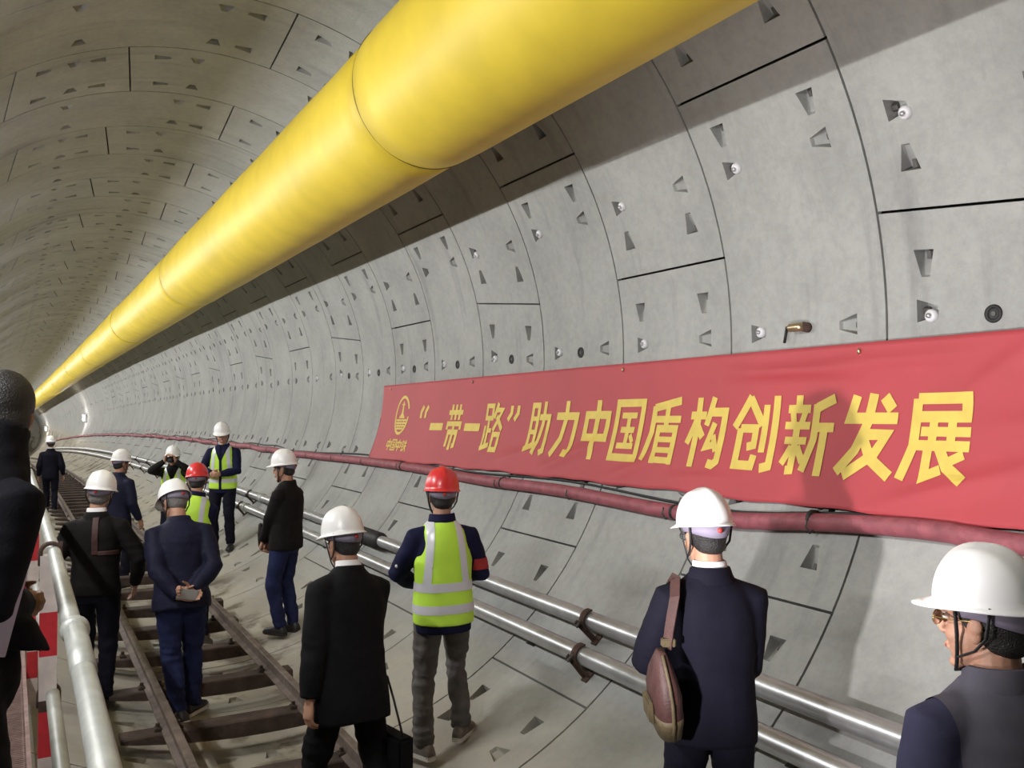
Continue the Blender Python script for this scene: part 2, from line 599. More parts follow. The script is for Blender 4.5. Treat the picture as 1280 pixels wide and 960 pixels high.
ld.spot_blend = 1.0
ld.shadow_soft_size = 0.035
lo = bpy.data.objects.new('video_spot', ld)
C.objects.link(lo)
lo.parent = vl
sm_ = Matrix((vx, vx.cross(vdir), -vdir)).transposed().to_4x4()
sm_.translation = Vector((0, 0, VZ)) + vdir * 0.03
lo.matrix_local = sm_

for th, y, lab in ((-2.0, 56.0, 'bright twin work light far along the right wall above the hose'), (2.0, 84.0, 'bright twin work light on the wall at the far end of the tunnel')):
    t = thing('work_light', lab, 'lamp', W(th, y, R - 0.06), 'work lights far down the tunnel')
    for e in (-0.22, 0.22):
        b = bmesh.new()
        box(b, (-0.13, e - 0.17, -0.22), (-0.02, e + 0.17, 0.22), bev=0.02)
        obj('housing', b, M['lampbody'], t)
        b = bmesh.new()
        box(b, (-0.14, e - 0.13, -0.18), (-0.128, e + 0.13, 0.18))
        box(b, (-0.12, e - 0.19, -0.16), (-0.04, e - 0.165, 0.16))
        obj('lamp_face', b, M['tube'], t)
    pd = bpy.data.lights.new('work_light_lamp', 'POINT')
    pd.energy = 60
    pd.color = (1.0, 0.9, 0.9)
    pd.shadow_soft_size = 0.15
    po = bpy.data.objects.new('work_light_lamp', pd)
    C.objects.link(po)
    po.parent = t
    po.location = (-0.5, 0, 0)

# ------------------------------------------------------------------ yellow ventilation duct
DX, DZ = 2.43 + OX, 2.19 + OZ
duct = thing('ventilation_duct', 'long inflated yellow ventilation duct hung under the tunnel crown', 'duct', bend((DX, 6, DZ)))
duct.location = (0, 0, 0)
SEAM = 5.62


def duct_section(y0, y1, r0, n, name='duct_section', wob=0.004):
    b = bmesh.new()
    rings = []
    for i in range(n + 1):
        y = y0 + (y1 - y0) * i / n
        edge = min(i, n - i) / n
        r = r0 * (1 - 0.012 * math.exp(-(min(y - y0, y1 - y) / 0.05) ** 2))
        sag = 0.012 * math.sin(PI * (y - y0) / max(y1 - y0, 0.1))
        row = []
        for q in range(64):
            a = 2 * PI * q / 64
            rr = r + wob * noise.noise(Vector((math.cos(a) * 2, y * 0.8, math.sin(a) * 2)))
            row.append(bend((DX + rr * math.cos(a), y, DZ + rr * math.sin(a) - sag)))
        rings.append(row)
    loft(b, rings, True)
    return obj(name, b, M['duct'], duct, True)


def duct_seam(y, r):
    b = bmesh.new()
    ring = [bend((DX + r * math.cos(2 * PI * q / 64), y, DZ + r * math.sin(2 * PI * q / 64))) for q in range(65)]
    tube(b, ring, 0.006, 6, False)
    obj('seam_ring', b, M['seam'], duct)


duct_section(-4.5, SEAM, 0.540, 40)
duct_seam(SEAM, 0.531)
ya = SEAM
for i in range(9):
    yb = ya + (9.6 if i % 2 == 0 else 8.2)
    duct_section(ya + 0.002, yb, 0.525 - 0.004 * (i % 2), 30, wob=0.008 if i < 2 else 0.014)
    if i < 3:
        duct_seam(yb, 0.513)
    ya = yb
b = bmesh.new()
for q in (0.35, -0.35):
    pass
crown = [bend((DX + 0.12, y, DZ + 0.58 - 0.0)) for y in (-4.4, 5, 15, 30, 50, 80)]
tube(b, crown, 0.006, 6)
obj('messenger_wire', b, M['cable'], duct)
for i in range(14):
    y = -3 + 4.0 * i
    b = bmesh.new()
    p = bend((DX, y, DZ + 0.50))
    dirv = (Vector((DX, 0, DZ)) - Vector((0, 0, R))).normalized()
    tube(b, [p - dirv * 0.02, p + dirv * 0.40], 0.012, 8)
    obj('hanger', b, M['nut'], duct)

# ------------------------------------------------------------------ banner
def ban_top(y):
    return -1.25 - 0.25 * (y - 2.38)


def ban_bot(y):
    return -21.5 - 0.28 * (y - 2.28)


def fold(y, s):
    """wrinkles of the cloth; s runs 0 at the top hem .. 1 at the bottom hem"""
    d = 0.010 * noise.noise(Vector((y * 0.9, s * 1.6, 3.1)))
    for (y0, s0, y1, s1, wd, am) in ((4.4, 0.16, 2.6, 0.10, 0.035, 0.012), (4.6, 0.10, 2.9, 0.21, 0.03, 0.008), (6.6, 0.98, 5.6, 0.62, 0.05, 0.012), (5.5, 0.97, 4.9, 0.75, 0.05, 0.010),
                                     (3.1, 0.97, 2.2, 0.66, 0.05, 0.013), (2.3, 0.05, 2.7, 0.36, 0.05, 0.010), (4.9, 0.92, 4.1, 0.86, 0.03, 0.008), (2.6, 0.5, 1.7, 0.42, 0.05, 0.008), (7.4, 0.9, 6.5, 0.72, 0.05, 0.008)):
        vx, vy = (y1 - y0), (s1 - s0) * 0.95
        px_, py_ = y - y0, (s - s0) * 0.95
        l2 = vx * vx + vy * vy
        t = min(1, max(0, (px_ * vx + py_ * vy) / l2))
        dx, dy = px_ - t * vx, py_ - t * vy
        d += 1.9 * am * math.exp(-(dx * dx + dy * dy) / (wd * wd)) * math.sin(PI * min(1, max(0, t * 0.9 + 0.05)))
    # the lower hem bellies out a little between its ties
    d += 0.012 * s * s * (0.5 + 0.5 * math.sin(y * 2 * PI / 1.35))
    return d


def ban_pt(y, s, lift=0.0):
    t = ban_top(y) + (ban_bot(y) - ban_top(y)) * s
    return W(t, y, R - 0.035 - fold(y, s) - lift)


banner = thing('banner', 'long red cloth banner with yellow Chinese characters hung along the right tunnel wall', 'banner')
BY0, BY1 = 1.35, 10.66
b = bmesh.new()
ny, ns = 300, 34
g = []
for i in range(ny + 1):
    y = BY0 + (BY1 - BY0) * i / ny
    row = []
    for j in range(ns + 1):
        s = j / ns
        yy = y - (0.07 * s if i == ny else 0)
        ss = s + (0.006 * math.sin(y * 5) + 0.004 * math.sin(y * 13)) * s
        row.append(b.verts.new(ban_pt(yy, ss)))
    g.append(row)
for i in range(ny):
    for j in range(ns):
        b.faces.new((g[i][j], g[i + 1][j], g[i + 1][j + 1], g[i][j + 1]))
cl = obj('cloth', b, M['banner'], banner, True)
sd = cl.modifiers.new('thick', 'SOLIDIFY')
sd.thickness = 0.0015

GLY = {
    'yi': [[(2, 50, 82, 50), 17]],
    'dai': [[(2, 83, 82, 83), 11], [(20, 101, 20, 66), 11], [(42, 101, 42, 66), 11], [(64, 101, 64, 66), 11], [(5, 44, 5, 57, 79, 57, 79, 44), 11], [(18, 4, 18, 38, 66, 38, 66, 8, 56, 6), 12], [(42, 57, 42, -3), 13]],
    'lu': [[(5, 96, 5, 70, 34, 70, 34, 96, 5, 96), 10], [(20, 70, 20, 10), 10], [(20, 44, 38, 44), 9], [(6, 54, 6, 8), 9], [(0, 5, 40, 14), 11], [(56, 102, 42, 70), 11], [(50, 87, 78, 87, 44, 44), 11], [(54, 74, 86, 46), 11], [(50, 36, 78, 36, 78, 4, 50, 4, 50, 36), 11]],
    'zhu': [[(9, 14, 9, 95, 33, 95, 33, 14), 11], [(9, 69, 33, 69), 9], [(9, 43, 33, 43), 9], [(0, 8, 42, 20), 13], [(40, 72, 79, 72, 77, 8, 64, 3), 12], [(58, 102, 58, 60, 50, 26, 38, 0), 12]],
    'li': [[(6, 74, 80, 74, 76, 10, 70, 4, 52, 6), 14], [(42, 102, 42, 70, 34, 32, 6, 0), 14]],
    'zhong': [[(7, 76, 77, 76, 77, 36, 7, 36, 7, 76), 14], [(42, 102, 42, -3), 15]],
    'guo': [[(5, 96, 79, 96, 79, 4, 5, 4, 5, 96), 13], [(20, 75, 64, 75), 10], [(22, 51, 62, 51), 10], [(18, 24, 66, 24), 10], [(42, 75, 42, 24), 11], [(52, 43, 62, 30), 9]],
    'dun': [[(80, 98, 12, 87), 13], [(13, 90, 13, 48, 0, 2), 13], [(13, 69, 84, 69), 11], [(48, 90, 48, 54), 12], [(30, -2, 30, 54, 74, 54, 74, -2), 12], [(30, 37, 74, 37), 9], [(30, 20, 74, 20), 9], [(30, 4, 74, 4), 10]],
    'gou': [[(2, 75, 38, 75), 12], [(20, 102, 20, -3), 13], [(18, 72, 2, 32), 12], [(22, 58, 36, 42), 12], [(53, 102, 41, 60), 12], [(48, 80, 80, 80, 78, 8, 70, 2, 58, 4), 13], [(60, 64, 47, 28, 68, 33), 12], [(60, 46, 71, 22), 10]],
    'chuang': [[(29, 102, 0, 58), 13], [(27, 100, 56, 62), 13], [(13, 57, 44, 57, 44, 34, 31, 31), 12], [(13, 57, 13, 5, 46, 5, 48, 20), 13], [(61, 90, 61, 24), 12], [(80, 102, 80, 6, 64, 2), 13]],
    'xin': [[(22, 102, 22, 84), 12], [(3, 84, 43, 84), 11], [(12, 80, 16, 64), 10], [(34, 80, 29, 64), 10], [(0, 62, 45, 62), 10], [(3, 42, 42, 42), 10], [(22, 60, 22, 3, 13, 2), 12], [(17, 34, 4, 10), 11], [(27, 34, 41, 14), 11], [(84, 97, 54, 85), 13], [(54, 90, 54, 44, 42, 2), 12], [(54, 60, 86, 60), 12], [(70, 60, 70, -3), 13]],
    'fa': [[(20, 100, 12, 72, 84, 72), 14], [(46, 102, 40, 66, 26, 32, 2, 4), 14], [(62, 98, 75, 82), 15], [(34, 52, 70, 52, 56, 28, 14, 0), 14], [(36, 48, 52, 22, 84, 2), 14]],
    'zhan': [[(12, 95, 77, 95, 77, 74, 12, 74), 13], [(12, 95, 12, 40, 0, 0), 13], [(20, 57, 84, 57), 11], [(16, 41, 84, 41), 12], [(36, 70, 36, 42), 11], [(60, 70, 60, 42), 11], [(32, 40, 32, 5, 52, 14), 12], [(78, 32, 58, 22), 11], [(46, 40, 59, 17, 84, 1), 13]],
    'tie': [[(15, 100, 2, 68), 11], [(10, 83, 36, 83), 10], [(6, 62, 34, 62), 10], [(2, 42, 36, 42), 10], [(19, 62, 19, 6, 36, 18), 11], [(50, 96, 42, 66), 11], [(46, 77, 82, 77), 11], [(38, 49, 86, 49), 11], [(63, 101, 63, 49, 40, 0), 12], [(63, 49, 86, 0), 12]],
    'lq': [[(26, 100, 14, 86, 14, 70), 11], [(52, 100, 40, 86, 40, 70), 11]],
    'rq': [[(40, 100, 40, 84, 28, 70), 11], [(66, 100, 66, 84, 54, 70), 11]],
}


def glyph_polys(key):
    polys = []
    for flat, wd in GLY[key]:
        pts = [Vector((flat[i], flat[i + 1])) for i in range(0, len(flat), 2)]
        closed = (pts[0] - pts[-1]).length < 1e-6
        if closed:
            pts = pts[:-1]
        n = len(pts)
        h = wd / 2
        offs = []
        for i in range(n):
            dirs = []
            if closed or i > 0:
                dirs.append((pts[i] - pts[i - 1]).normalized())
            if closed or i < n - 1:
                dirs.append((pts[(i + 1) % n] - pts[i]).normalized())
            d = sum(dirs, Vector((0, 0)))
            if d.length < 1e-3:
                d = dirs[0]
            d.normalize()
            nrm = Vector((-d.y, d.x))
            m = Vector((-dirs[0].y, dirs[0].x))
            sc = min(1.8, 1 / max(0.35, abs(nrm.dot(m))))
            offs.append(nrm * h * sc)
        rng = n if closed else n - 1
        for i in range(rng):
            j = (i + 1) % n
            polys.append([pts[i] + offs[i], pts[j] + offs[j], pts[j] - offs[j], pts[i] - offs[i]])
    return polys


def wrap(b, polys, yc, width, s_top, s_bot, lift):
    """lay 2-D polygons (84 x 100 box) on the cloth; left of the writing is further along the tunnel"""
    for pl in polys:
        t = bmesh.new()
        t.faces.new([t.verts.new((p.x, p.y, 0)) for p in pl])
        xs = [p.x for p in pl]
        ys = [p.y for p in pl]
        for ax, lo, hi, st in ((1, min(ys), max(ys), 7), (0, min(xs), max(xs), 9)):
            q = lo + st
            while q < hi - 1:
                co = Vector((0, q, 0)) if ax else Vector((q, 0, 0))
                no = Vector((0, 1, 0)) if ax else Vector((1, 0, 0))
                bmesh.ops.bisect_plane(t, geom=t.verts[:] + t.edges[:] + t.faces[:], plane_co=co, plane_no=no)
                q += st
        mp = {}
        for v in t.verts:
            y = yc - (v.co.x - 42) / 84 * width
            s = s_top + (s_bot - s_top) * (1 - v.co.y / 100)
            mp[v.index if v.index >= 0 else id(v)] = None
        t.verts.index_update()
        vs = []
        for v in t.verts:
            y = yc - (v.co.x - 42) / 84 * width
            s = s_top + (s_bot - s_top) * (1 - v.co.y / 100)
            vs.append(b.verts.new(ban_pt(y, s, lift)))
        for f in t.faces:
            b.faces.new([vs[v.index] for v in f.verts])
        t.free()


def s_of(th, y):
    return (th - ban_top(y)) / (ban_bot(y) - ban_top(y))


for key, yc in (('yi', 8.85), ('dai', 8.40), ('yi', 7.97), ('lu', 7.53), ('zhu', 6.66), ('li', 6.23), ('zhong', 5.77), ('guo', 5.35), ('dun', 4.93), ('gou', 4.48), ('chuang', 4.04), ('xin', 3.62), ('fa', 3.20), ('zhan', 2.785)):
    b = bmesh.new()
    tt = -7.75 - 0.20 * (yc - 2.8)
    tb = -17.45 - 0.30 * (yc - 2.8)
    wrap(b, glyph_polys(key), yc, 0.355, s_of(tt, yc), s_of(tb, yc), 0.004)
    o = obj('character', b, M['gold'], banner)
for key, yc in (('lq', 9.20), ('rq', 7.19)):
    b = bmesh.new()
    wrap(b, glyph_polys(key), yc, 0.40, s_of(-9.1, yc), s_of(-19.0, yc), 0.004)
    obj('quotation_mark', b, M['gold'], banner)
for key, yc in (('zhong', 10.09), ('guo', 9.93), ('zhong', 9.77), ('tie', 9.61)):
    b = bmesh.new()
    wrap(b, glyph_polys(key), yc, 0.145, s_of(-18.0, yc), s_of(-21.0, yc), 0.004)
    obj('small_character', b, M['gold'], banner)
# the round emblem: open ring, spire on a bowl of bars
b = bmesh.new()


def arc_polys(cx, cy, rx, ry, a0, a1, wd, n=30):
    out = []
    for i in range(n):
        q = [a0 + (a1 - a0) * (i + e) / n for e in (0, 1)]
        pp = []
        for a, e in ((q[0], 1), (q[1], 1), (q[1], -1), (q[0], -1)):
            pp.append(Vector((cx + (rx + e * wd / 2) * math.cos(a), cy + (ry + e * wd / 2) * math.sin(a))))
        out.append(pp)
    return out


pl = arc_polys(42, 50, 37, 45, rad(20), rad(356), 7, 40)
pl.append([Vector(p) for p in ((39, 84), (45, 84), (47, 55), (37, 55))])
pl.append([Vector(p) for p in ((37, 55), (47, 55), (60, 43), (24, 43))])
pl.append([Vector(p) for p in ((33, 78), (51, 78), (51, 75), (33, 75))])
for yy, hw in ((38, 31), (31, 30), (24, 26), (17, 20)):
    pl.append([Vector(p) for p in ((42 - hw, yy + 2.2), (42 + hw, yy + 2.2), (42 + hw - 1, yy - 2.2), (42 - hw + 1, yy - 2.2))])
for xx in (26, 42, 58):
    pl.append([Vector(p) for p in ((xx - 2, 38), (xx + 2, 38), (42 + (xx - 42) * .8 + 2, 17), (42 + (xx - 42) * .8 - 2, 17))])
wrap(b, pl, 9.90, 0.43, s_of(-6.1, 9.9), s_of(-16.9, 9.9), 0.004)
obj('emblem', b, M['gold'], banner)
for y in (10.4, 8.1, 5.5, 3.3):
    b = bmesh.new()
    p = ban_pt(y, 0.05, 0.004)
    ellipsoid(b, p, (0.012, 0.012, 0.018), seg=10, rings=6)
    obj('tie_pin', b, M['brass'], banner, True)

# ------------------------------------------------------------------ hose and cable under the banner
HO = [(-5, -22.6), (0, -22.6), (2.3, -22.9), (2.6, -22.7), (3.0, -23.0), (3.5, -23.9), (4.0, -25.1), (4.76, -25.3), (6.0, -24.8), (7.4, -25.2), (9.0, -24.8), (10.85, -25.0), (12.5, -25.6)]
y = 13.4
i = 0
while y < 80:
    HO.append((y, -25.6 - (0.55 if i % 2 else 0.0) - 0.2 * math.sin(y)))
    y += 0.9
    i += 1


def smooth_path(pts, step=0.25):
    out = []
    for i in range(len(pts) - 1):
        p0, p1, p2, p3 = pts[max(i - 1, 0)], pts[i], pts[i + 1], pts[min(i + 2, len(pts) - 1)]
        n = max(2, int(abs(p2[0] - p1[0]) / step))
        for q in range(n):
            t = q / n
            out.append(tuple(0.5 * ((2 * b_) + (c_ - a_) * t + (2 * a_ - 5 * b_ + 4 * c_ - d_) * t * t + (3 * b_ - a_ - 3 * c_ + d_) * t ** 3) for a_, b_, c_, d_ in zip(p0, p1, p2, p3)))
    out.append(pts[-1])
    return out


hose = thing('hose', 'thick maroon hose slung along the right wall just below the red banner', 'hose')
b = bmesh.new()
hp = smooth_path(HO)
tube(b, [W(t, y, R - 0.058) for y, t in hp], [0.05 * (1 + 0.05 * noise.noise(Vector((y * 2, 0, 0)))) for y, t in hp], 14)
obj('hose_body', b, M['hose'], hose, True)
for y in (3.42, 4.55, 6.95, 9.35):
    t = [q[1] for q in hp if abs(q[0] - y) < 0.3][0]
    b = bmesh.new()
    for dy in (0,):
        tube(b, [W(t, y - 0.012, R - 0.058), W(t, y + 0.012, R - 0.058)], 0.054, 16)
    obj('tie_band', b, M['black'], hose, True)
cabl = thing('cable', 'thin black cable running just above the maroon hose', 'cable')
b = bmesh.new()
cpts = [(y, t + 1.75 + 0.35 * math.sin(y * 1.3)) for y, t in hp if y < 60]
tube(b, [W(t, y, R - 0.02) for y, t in cpts], 0.009, 8)
obj('cable_body', b, M['cable'], cabl, True)
hook0 = None
for y in [2.2 + 1.2 * i for i in range(26)]:
    t = min(hp, key=lambda q: abs(q[0] - y))[1]
    if hook0 is None:
        hook0 = thing('hose_hook', 'dark steel hook carrying the maroon hose on the right wall', 'hook', group='hooks under the maroon hose')
        b = bmesh.new()
        tube(b, [(0.0, 0, 0.075), (-0.03, 0, 0.0), (-0.075, 0, -0.062), (-0.12, 0, -0.04), (-0.125, 0, 0.0)], 0.006, 8)
        obj('hook_bar', b, M['nut'], hook0, True)
        b = bmesh.new()
        box(b, (-0.008, -0.02, 0.03), (0.008, 0.02, 0.12))
        obj('hook_plate', b, M['nut'], hook0)
        o = hook0
    else:
        o = copy_thing(hook0)
    p = W(t, y, R - 0.004)
    o.location = p
    o.rotation_euler = (0, -rad(t), 0)

# ------------------------------------------------------------------ two steel pipes low on the right wall
def pipe(name, label, th, r_c, rad_, cats, marks):
    t = thing(name, label, 'pipe')
    b = bmesh.new()
    ys = [-5 + 1.0 * i for i in range(80)]
    tube(b, [W(th, y, r_c) for y in ys], rad_, 24)
    obj('pipe_run', b, M['galv'], t, True)
    for y in marks:
        b = bmesh.new()
        for dy, rr in ((-0.06, 1.22), (0.06, 1.22)):
            tube(b, [W(th, y + dy - 0.02, r_c), W(th, y + dy + 0.02, r_c)], rad_ * rr, 24)
        tube(b, [W(th, y - 0.06, r_c), W(th, y + 0.06, r_c)], rad_ * 1.12, 24)
        obj('coupling', b, M['galv_dull'], t, True)
    return t


PR = R - 0.135
p_up = pipe('steel_pipe', 'upper of the two galvanised steel pipes low on the right wall', -44.9, PR, 0.057, 'pipe', (13.6, 19.6, 25.6, 31.6))
p_lo = pipe('steel_pipe', 'lower of the two galvanised steel pipes low on the right wall', -50.2, PR, 0.057, 'pipe', (13.9, 19.9, 25.9, 31.9))
# valve body with yellow hand grip on the upper pipe
vt = thing('pipe_valve', 'black valve with a yellow collar on the upper steel pipe beyond the black suit', 'valve')
b = bmesh.new()
tube(b, [W(-44.9, 9.55, PR), W(-44.9, 9.80, PR)], 0.070, 24)
obj('collar', b, M['yellow'], vt, True)
b = bmesh.new()
tube(b, [W(-44.9, 8.5, PR), W(-44.9, 8.55, PR), W(-44.9, 9.35, PR), W(-44.9, 9.4, PR)], [0.062, 0.085, 0.085, 0.062], 24)
tube(b, [W(-44.9, 9.42, PR), W(-44.9, 9.53, PR)], 0.10, 24)
obj('valve_body', b, M['black'], vt, True)

bk0 = None


def bracket():
    """angle-iron arm with a curled clip that carries one pipe; local x points into the tunnel, z along the wall upward"""
    t = thing('pipe_bracket', '-', 'bracket')
    b = bmesh.new()
    box(b, (-0.0, -0.03, -0.10), (0.012, 0.03, -0.02), bev=0.003)           # wall plate
    box(b, (0.0, -0.025, -0.085), (0.205, -0.013, -0.060))                  # arm
    box(b, (0.0, -0.025, -0.066), (0.205, 0.025, -0.058))
    obj('arm', b, M['rust'], t)
    b = bmesh.new()
    # clip that rises on the tunnel side of the pipe
    sec = []
    for a in range(-95, 46, 14):
        q = rad(a)
        sec.append((0.135 + 0.063 * math.cos(q), 0.063 * math.sin(q)))
    out = [(0.135 + (x - 0.135) * 1.15, z * 1.15) for x, z in sec]
    prof = sec + out[::-1]
    loft(b, [[Vector((x, y, z)) for x, z in prof] for y in (-0.026, 0.026)])
    obj('clip', b, M['rust'], t)
    b = bmesh.new()
    tube(b, [(0.19, 0.0, -0.10), (0.19, 0.0, -0.05)], 0.012, 6)
    obj('clip_bolt', b, M['nut'], t)
    return t


for th, nm in ((-44.9, 'upper'), (-50.2, 'lower')):
    for i in range(12):
        y = 4.55 + 2.4 * i if nm == 'lower' else 4.72 + 2.4 * i
        if bk0 is None:
            bk0 = bracket()
            o = bk0
        else:
            o = copy_thing(bk0)
        o.location = W(th, y, R)
        o.rotation_euler = (0, PI - rad(th) , 0)
        o.rotation_euler = Matrix(((-math.cos(rad(th)), 0, -math.sin(rad(th))), (0, 1, 0), (-math.sin(rad(th)), 0, math.cos(rad(th))))).to_euler()
        o['group'] = f'rusty brackets under the {nm} pipe'
        o['label'] = f'rusty brown angle bracket carrying the {nm} steel pipe'
        if i == 0:
            o['label'] = f'rusty bracket of the {nm} pipe between the lime vest and the brown shoulder bag'

# ------------------------------------------------------------------ fittings on the lining
plug0 = None
for k in range(-2, 9):
    for t, v in ((1.0, 0.93), (23.3, 0.91)):
        if t > 20 and (k > 3 or k < -1):
            continue
        if plug0 is None:
            plug0 = thing('bolt_plug', '-', 'plug')
            b = bmesh.new()
            tube(b, [(0.03, 0, 0), (-0.012, 0, 0), (-0.022, 0, 0)], [0.034, 0.034, 0.022], 20)
            obj('cap', b, M['plug'], plug0, True)
            b = bmesh.new()
            tube(b, [(-0.018, 0, 0), (-0.036, 0, 0)], 0.013, 12)
            obj('stud', b, M['galv'], plug0, True)
            o = plug0
        else:
            o = copy_thing(plug0)
        o.location = W(t, Y0 + L * k + v, R)
        o.rotation_euler = (0, -rad(t), 0)
        if t < 20:
            o['label'] = 'white plastic bolt plug in the wall just above the top edge of the red banner'
            o['group'] = 'bolt plugs above the banner'
        else:
            o['label'] = 'white bolt plug high on the right wall close under the shadow of the duct'
            o['group'] = 'bolt plugs under the duct shadow'
sock0 = None
for k in (-1, 2, 3, 4, 5, 6, 7):
    if sock0 is None:
        sock0 = thing('grout_socket', 'dark round grout hole in the middle of a wall segment above the banner', 'socket', group='grout holes above the banner')
        b = bmesh.new()
        n = 24
        rings = [[Vector((x, r * math.cos(2 * PI * q / n), r * math.sin(2 * PI * q / n))) for q in range(n)] for x, r in ((0.002, 0.046), (-0.008, 0.044), (-0.008, 0.028), (-0.002, 0.026))]
        loft(b, rings, False)
        b.faces.new([b.verts.new(p) for p in rings[-1]])
        obj('socket_ring', b, M['black'], sock0, True)
        b = bmesh.new()
        tube(b, [(0.0, 0, 0), (-0.006, 0, 0)], 0.013, 6)
        obj('socket_plug', b, M['nut'], sock0)
        o = sock0
    else:
        o = copy_thing(sock0)
    o.location = W(0.6, Y0 + L * k + 0.6, R)
    o.rotation_euler = (0, -rad(0.6), 0)
gv = thing('grout_valve', 'short brass grout valve with black lever sticking out above the banner', 'valve', W(1.0, Y0 + 0.55, R))
b = bmesh.new()
tube(b, [(0.02, 0, 0), (-0.05, -0.01, 0.005)], 0.030, 16)
obj('collar', b, M['rust'], gv, True)
b = bmesh.new()
tube(b, [(-0.05, -0.01, 0.005), (-0.055, 0.03, 0.004), (-0.06, 0.085, 0.004), (-0.06, 0.092, 0.004)], [0.026, 0.027, 0.027, 0.018], 16)
obj('valve_body', b, M['brass'], gv, True)
b = bmesh.new()
tube(b, [(-0.06, 0.11, 0.0), (-0.055, 0.135, -0.085)], 0.009, 8)
tube(b, [(-0.06, 0.07, 0.01), (-0.06, 0.115, 0.006)], 0.008, 8)
obj('lever', b, M['black'], gv, True)

# ------------------------------------------------------------------ track
ZR = -1.95 + OZ               # rail head
RX = (0.81 + OX, 1.665 + OX)


def rail(name, label, x):
    t = thing(name, label, 'rail')
    H_ = 0.107
    prof = [(-0.046, 0), (0.046, 0), (0.046, 0.008), (0.008, 0.018), (0.006, 0.075), (0.0255, 0.082), (0.0255, 0.101), (0.020, 0.107), (-0.020, 0.107), (-0.0255, 0.101), (-0.0255, 0.082), (-0.006, 0.075), (-0.008, 0.018), (-0.046, 0.008)]
    ys = [-4 + 1.5 * i for i in range(52)]
    b = bmesh.new()
    loft(b, [[bend((x + px_, y, ZR - H_ + pz)) for px_, pz in prof] for y in ys])
    obj('rail_bar', b, M['rail'], t)
    return t


for x, side, far in ((RX[0], 'walkway', 0.62), (RX[1], 'pipe', 0.62)):
    r_ = rail('track_rail', f'rusty construction track rail on the {side} side of the sleepers', x)
    for y in (9.7, 19.7):
        b = bmesh.new()
        p = bend((x, y, ZR - 0.055))
        for sx in (-1, 1):
            box(b, (p.x + sx * 0.016 - 0.008, p.y - 0.22, p.z - 0.024), (p.x + sx * 0.016 + 0.008, p.y + 0.22, p.z + 0.022), bev=0.003)
        obj('fishplate', b, M['rail'], r_)
sl0 = None
y = 0.35
i = 0
rs = random.Random(5)
while y < 44:
    cx_ = (RX[0] + RX[1]) / 2
    if sl0 is None:
        sl0 = thing('track_sleeper', 'muddy dark sleeper lying across the track bed', 'sleeper', group='sleepers under the track rails')
        b = bmesh.new()
        # channel-section sleeper: follows the invert underneath
        xs = [-0.71 + 1.30 * q / 12 for q in range(13)]
        rings = []
        for x in xs:
            bot = -0.105 + 0.0 + (R - math.sqrt(R * R - (cx_ + x) ** 2)) * 0.55
            rings.append([Vector((x, -0.085, bot)), Vector((x, 0.085, bot)), Vector((x, 0.078, -0.008)), Vector((x, 0.068, 0.0)), Vector((x, -0.068, 0.0)), Vector((x, -0.078, -0.008))])
        loft(b, rings)
        obj('sleeper_beam', b, M['sleeper'], sl0)
        for xx in (RX[0] - cx_, RX[1] - cx_):
            for sx in (-1, 1):
                b = bmesh.new()
                box(b, (xx + sx * 0.062 - 0.022, -0.035, -0.004), (xx + sx * 0.062 + 0.022, 0.035, 0.022), bev=0.006)
                tube(b, [(xx + sx * 0.062, 0, 0.02), (xx + sx * 0.062, 0, 0.045)], 0.013, 6)
                obj('rail_clip', b, M['sleeper'], sl0)
        o = sl0
    else:
        o = copy_thing(sl0)
    o.location = bend((cx_ + rs.uniform(-0.04, 0.04), y, ZR - 0.107))
    o.rotation_euler = (0, 0, rs.uniform(-0.025, 0.025))
    y += 0.93 if y < 16 else 0.8
    i += 1

# ------------------------------------------------------------------ walkway and its railing on the left
WZ = -1.70 + OZ
walk = thing('walkway', 'raised walkway of pinkish rusty steel grating along the left wall', 'walkway')


def wx(y):                       # inner edge of the walkway, drifting left further in
    return 0.105 - 0.015 * max(0, y - 3.0) * 1.0 + OX


b = bmesh.new()
ys = []
y = 0.6
while y < 16:
    box(b, (wx(y) - 0.42, y, WZ - 0.022), (wx(y) - 0.06, y + 0.007, WZ))
    y += 0.026
for x in [0.07 + 0.085 * q for q in range(5)]:
    for y in (0.6, 3, 6, 9, 12):
        y2 = min(y + 3, 16) if y > 0.6 else 3
        p0, p1 = Vector((wx(y) - x, y, WZ - 0.006)), Vector((wx(y2) - x, y2, WZ - 0.006))
        tube(b, [p0, p1], 0.005, 4)
obj('grating', b, M['grate'], walk)
b = bmesh.new()
for e in (0.04, 0.42):
    loft(b, [[Vector((wx(y) - e + dx, y, WZ + dz)) for dx, dz in ((-0.02, -0.09), (0.0, -0.09), (0.0, 0.006), (-0.02, 0.006))] for y in (0.6, 3, 5, 7, 10, 13, 16)])
obj('edge_beam', b, M['grate'], walk)
for i in range(8):
    y = 0.9 + 2.1 * i
    b = bmesh.new()
    box(b, (wx(y) - 0.43, y - 0.03, WZ - 0.09), (wx(y) - 0.06, y + 0.03, WZ - 0.025), xf=None)
    zb = R - math.sqrt(R * R - (wx(y) - 0.05) ** 2)
    box(b, (wx(y) - 0.125, y - 0.03, zb - 0.01), (wx(y) - 0.065, y + 0.03, WZ - 0.085))
    obj('support_frame', b, M['rust'], walk)
rl = thing('guard_railing', 'steel tube guard railing with red and white posts beside the walkway', 'railing')


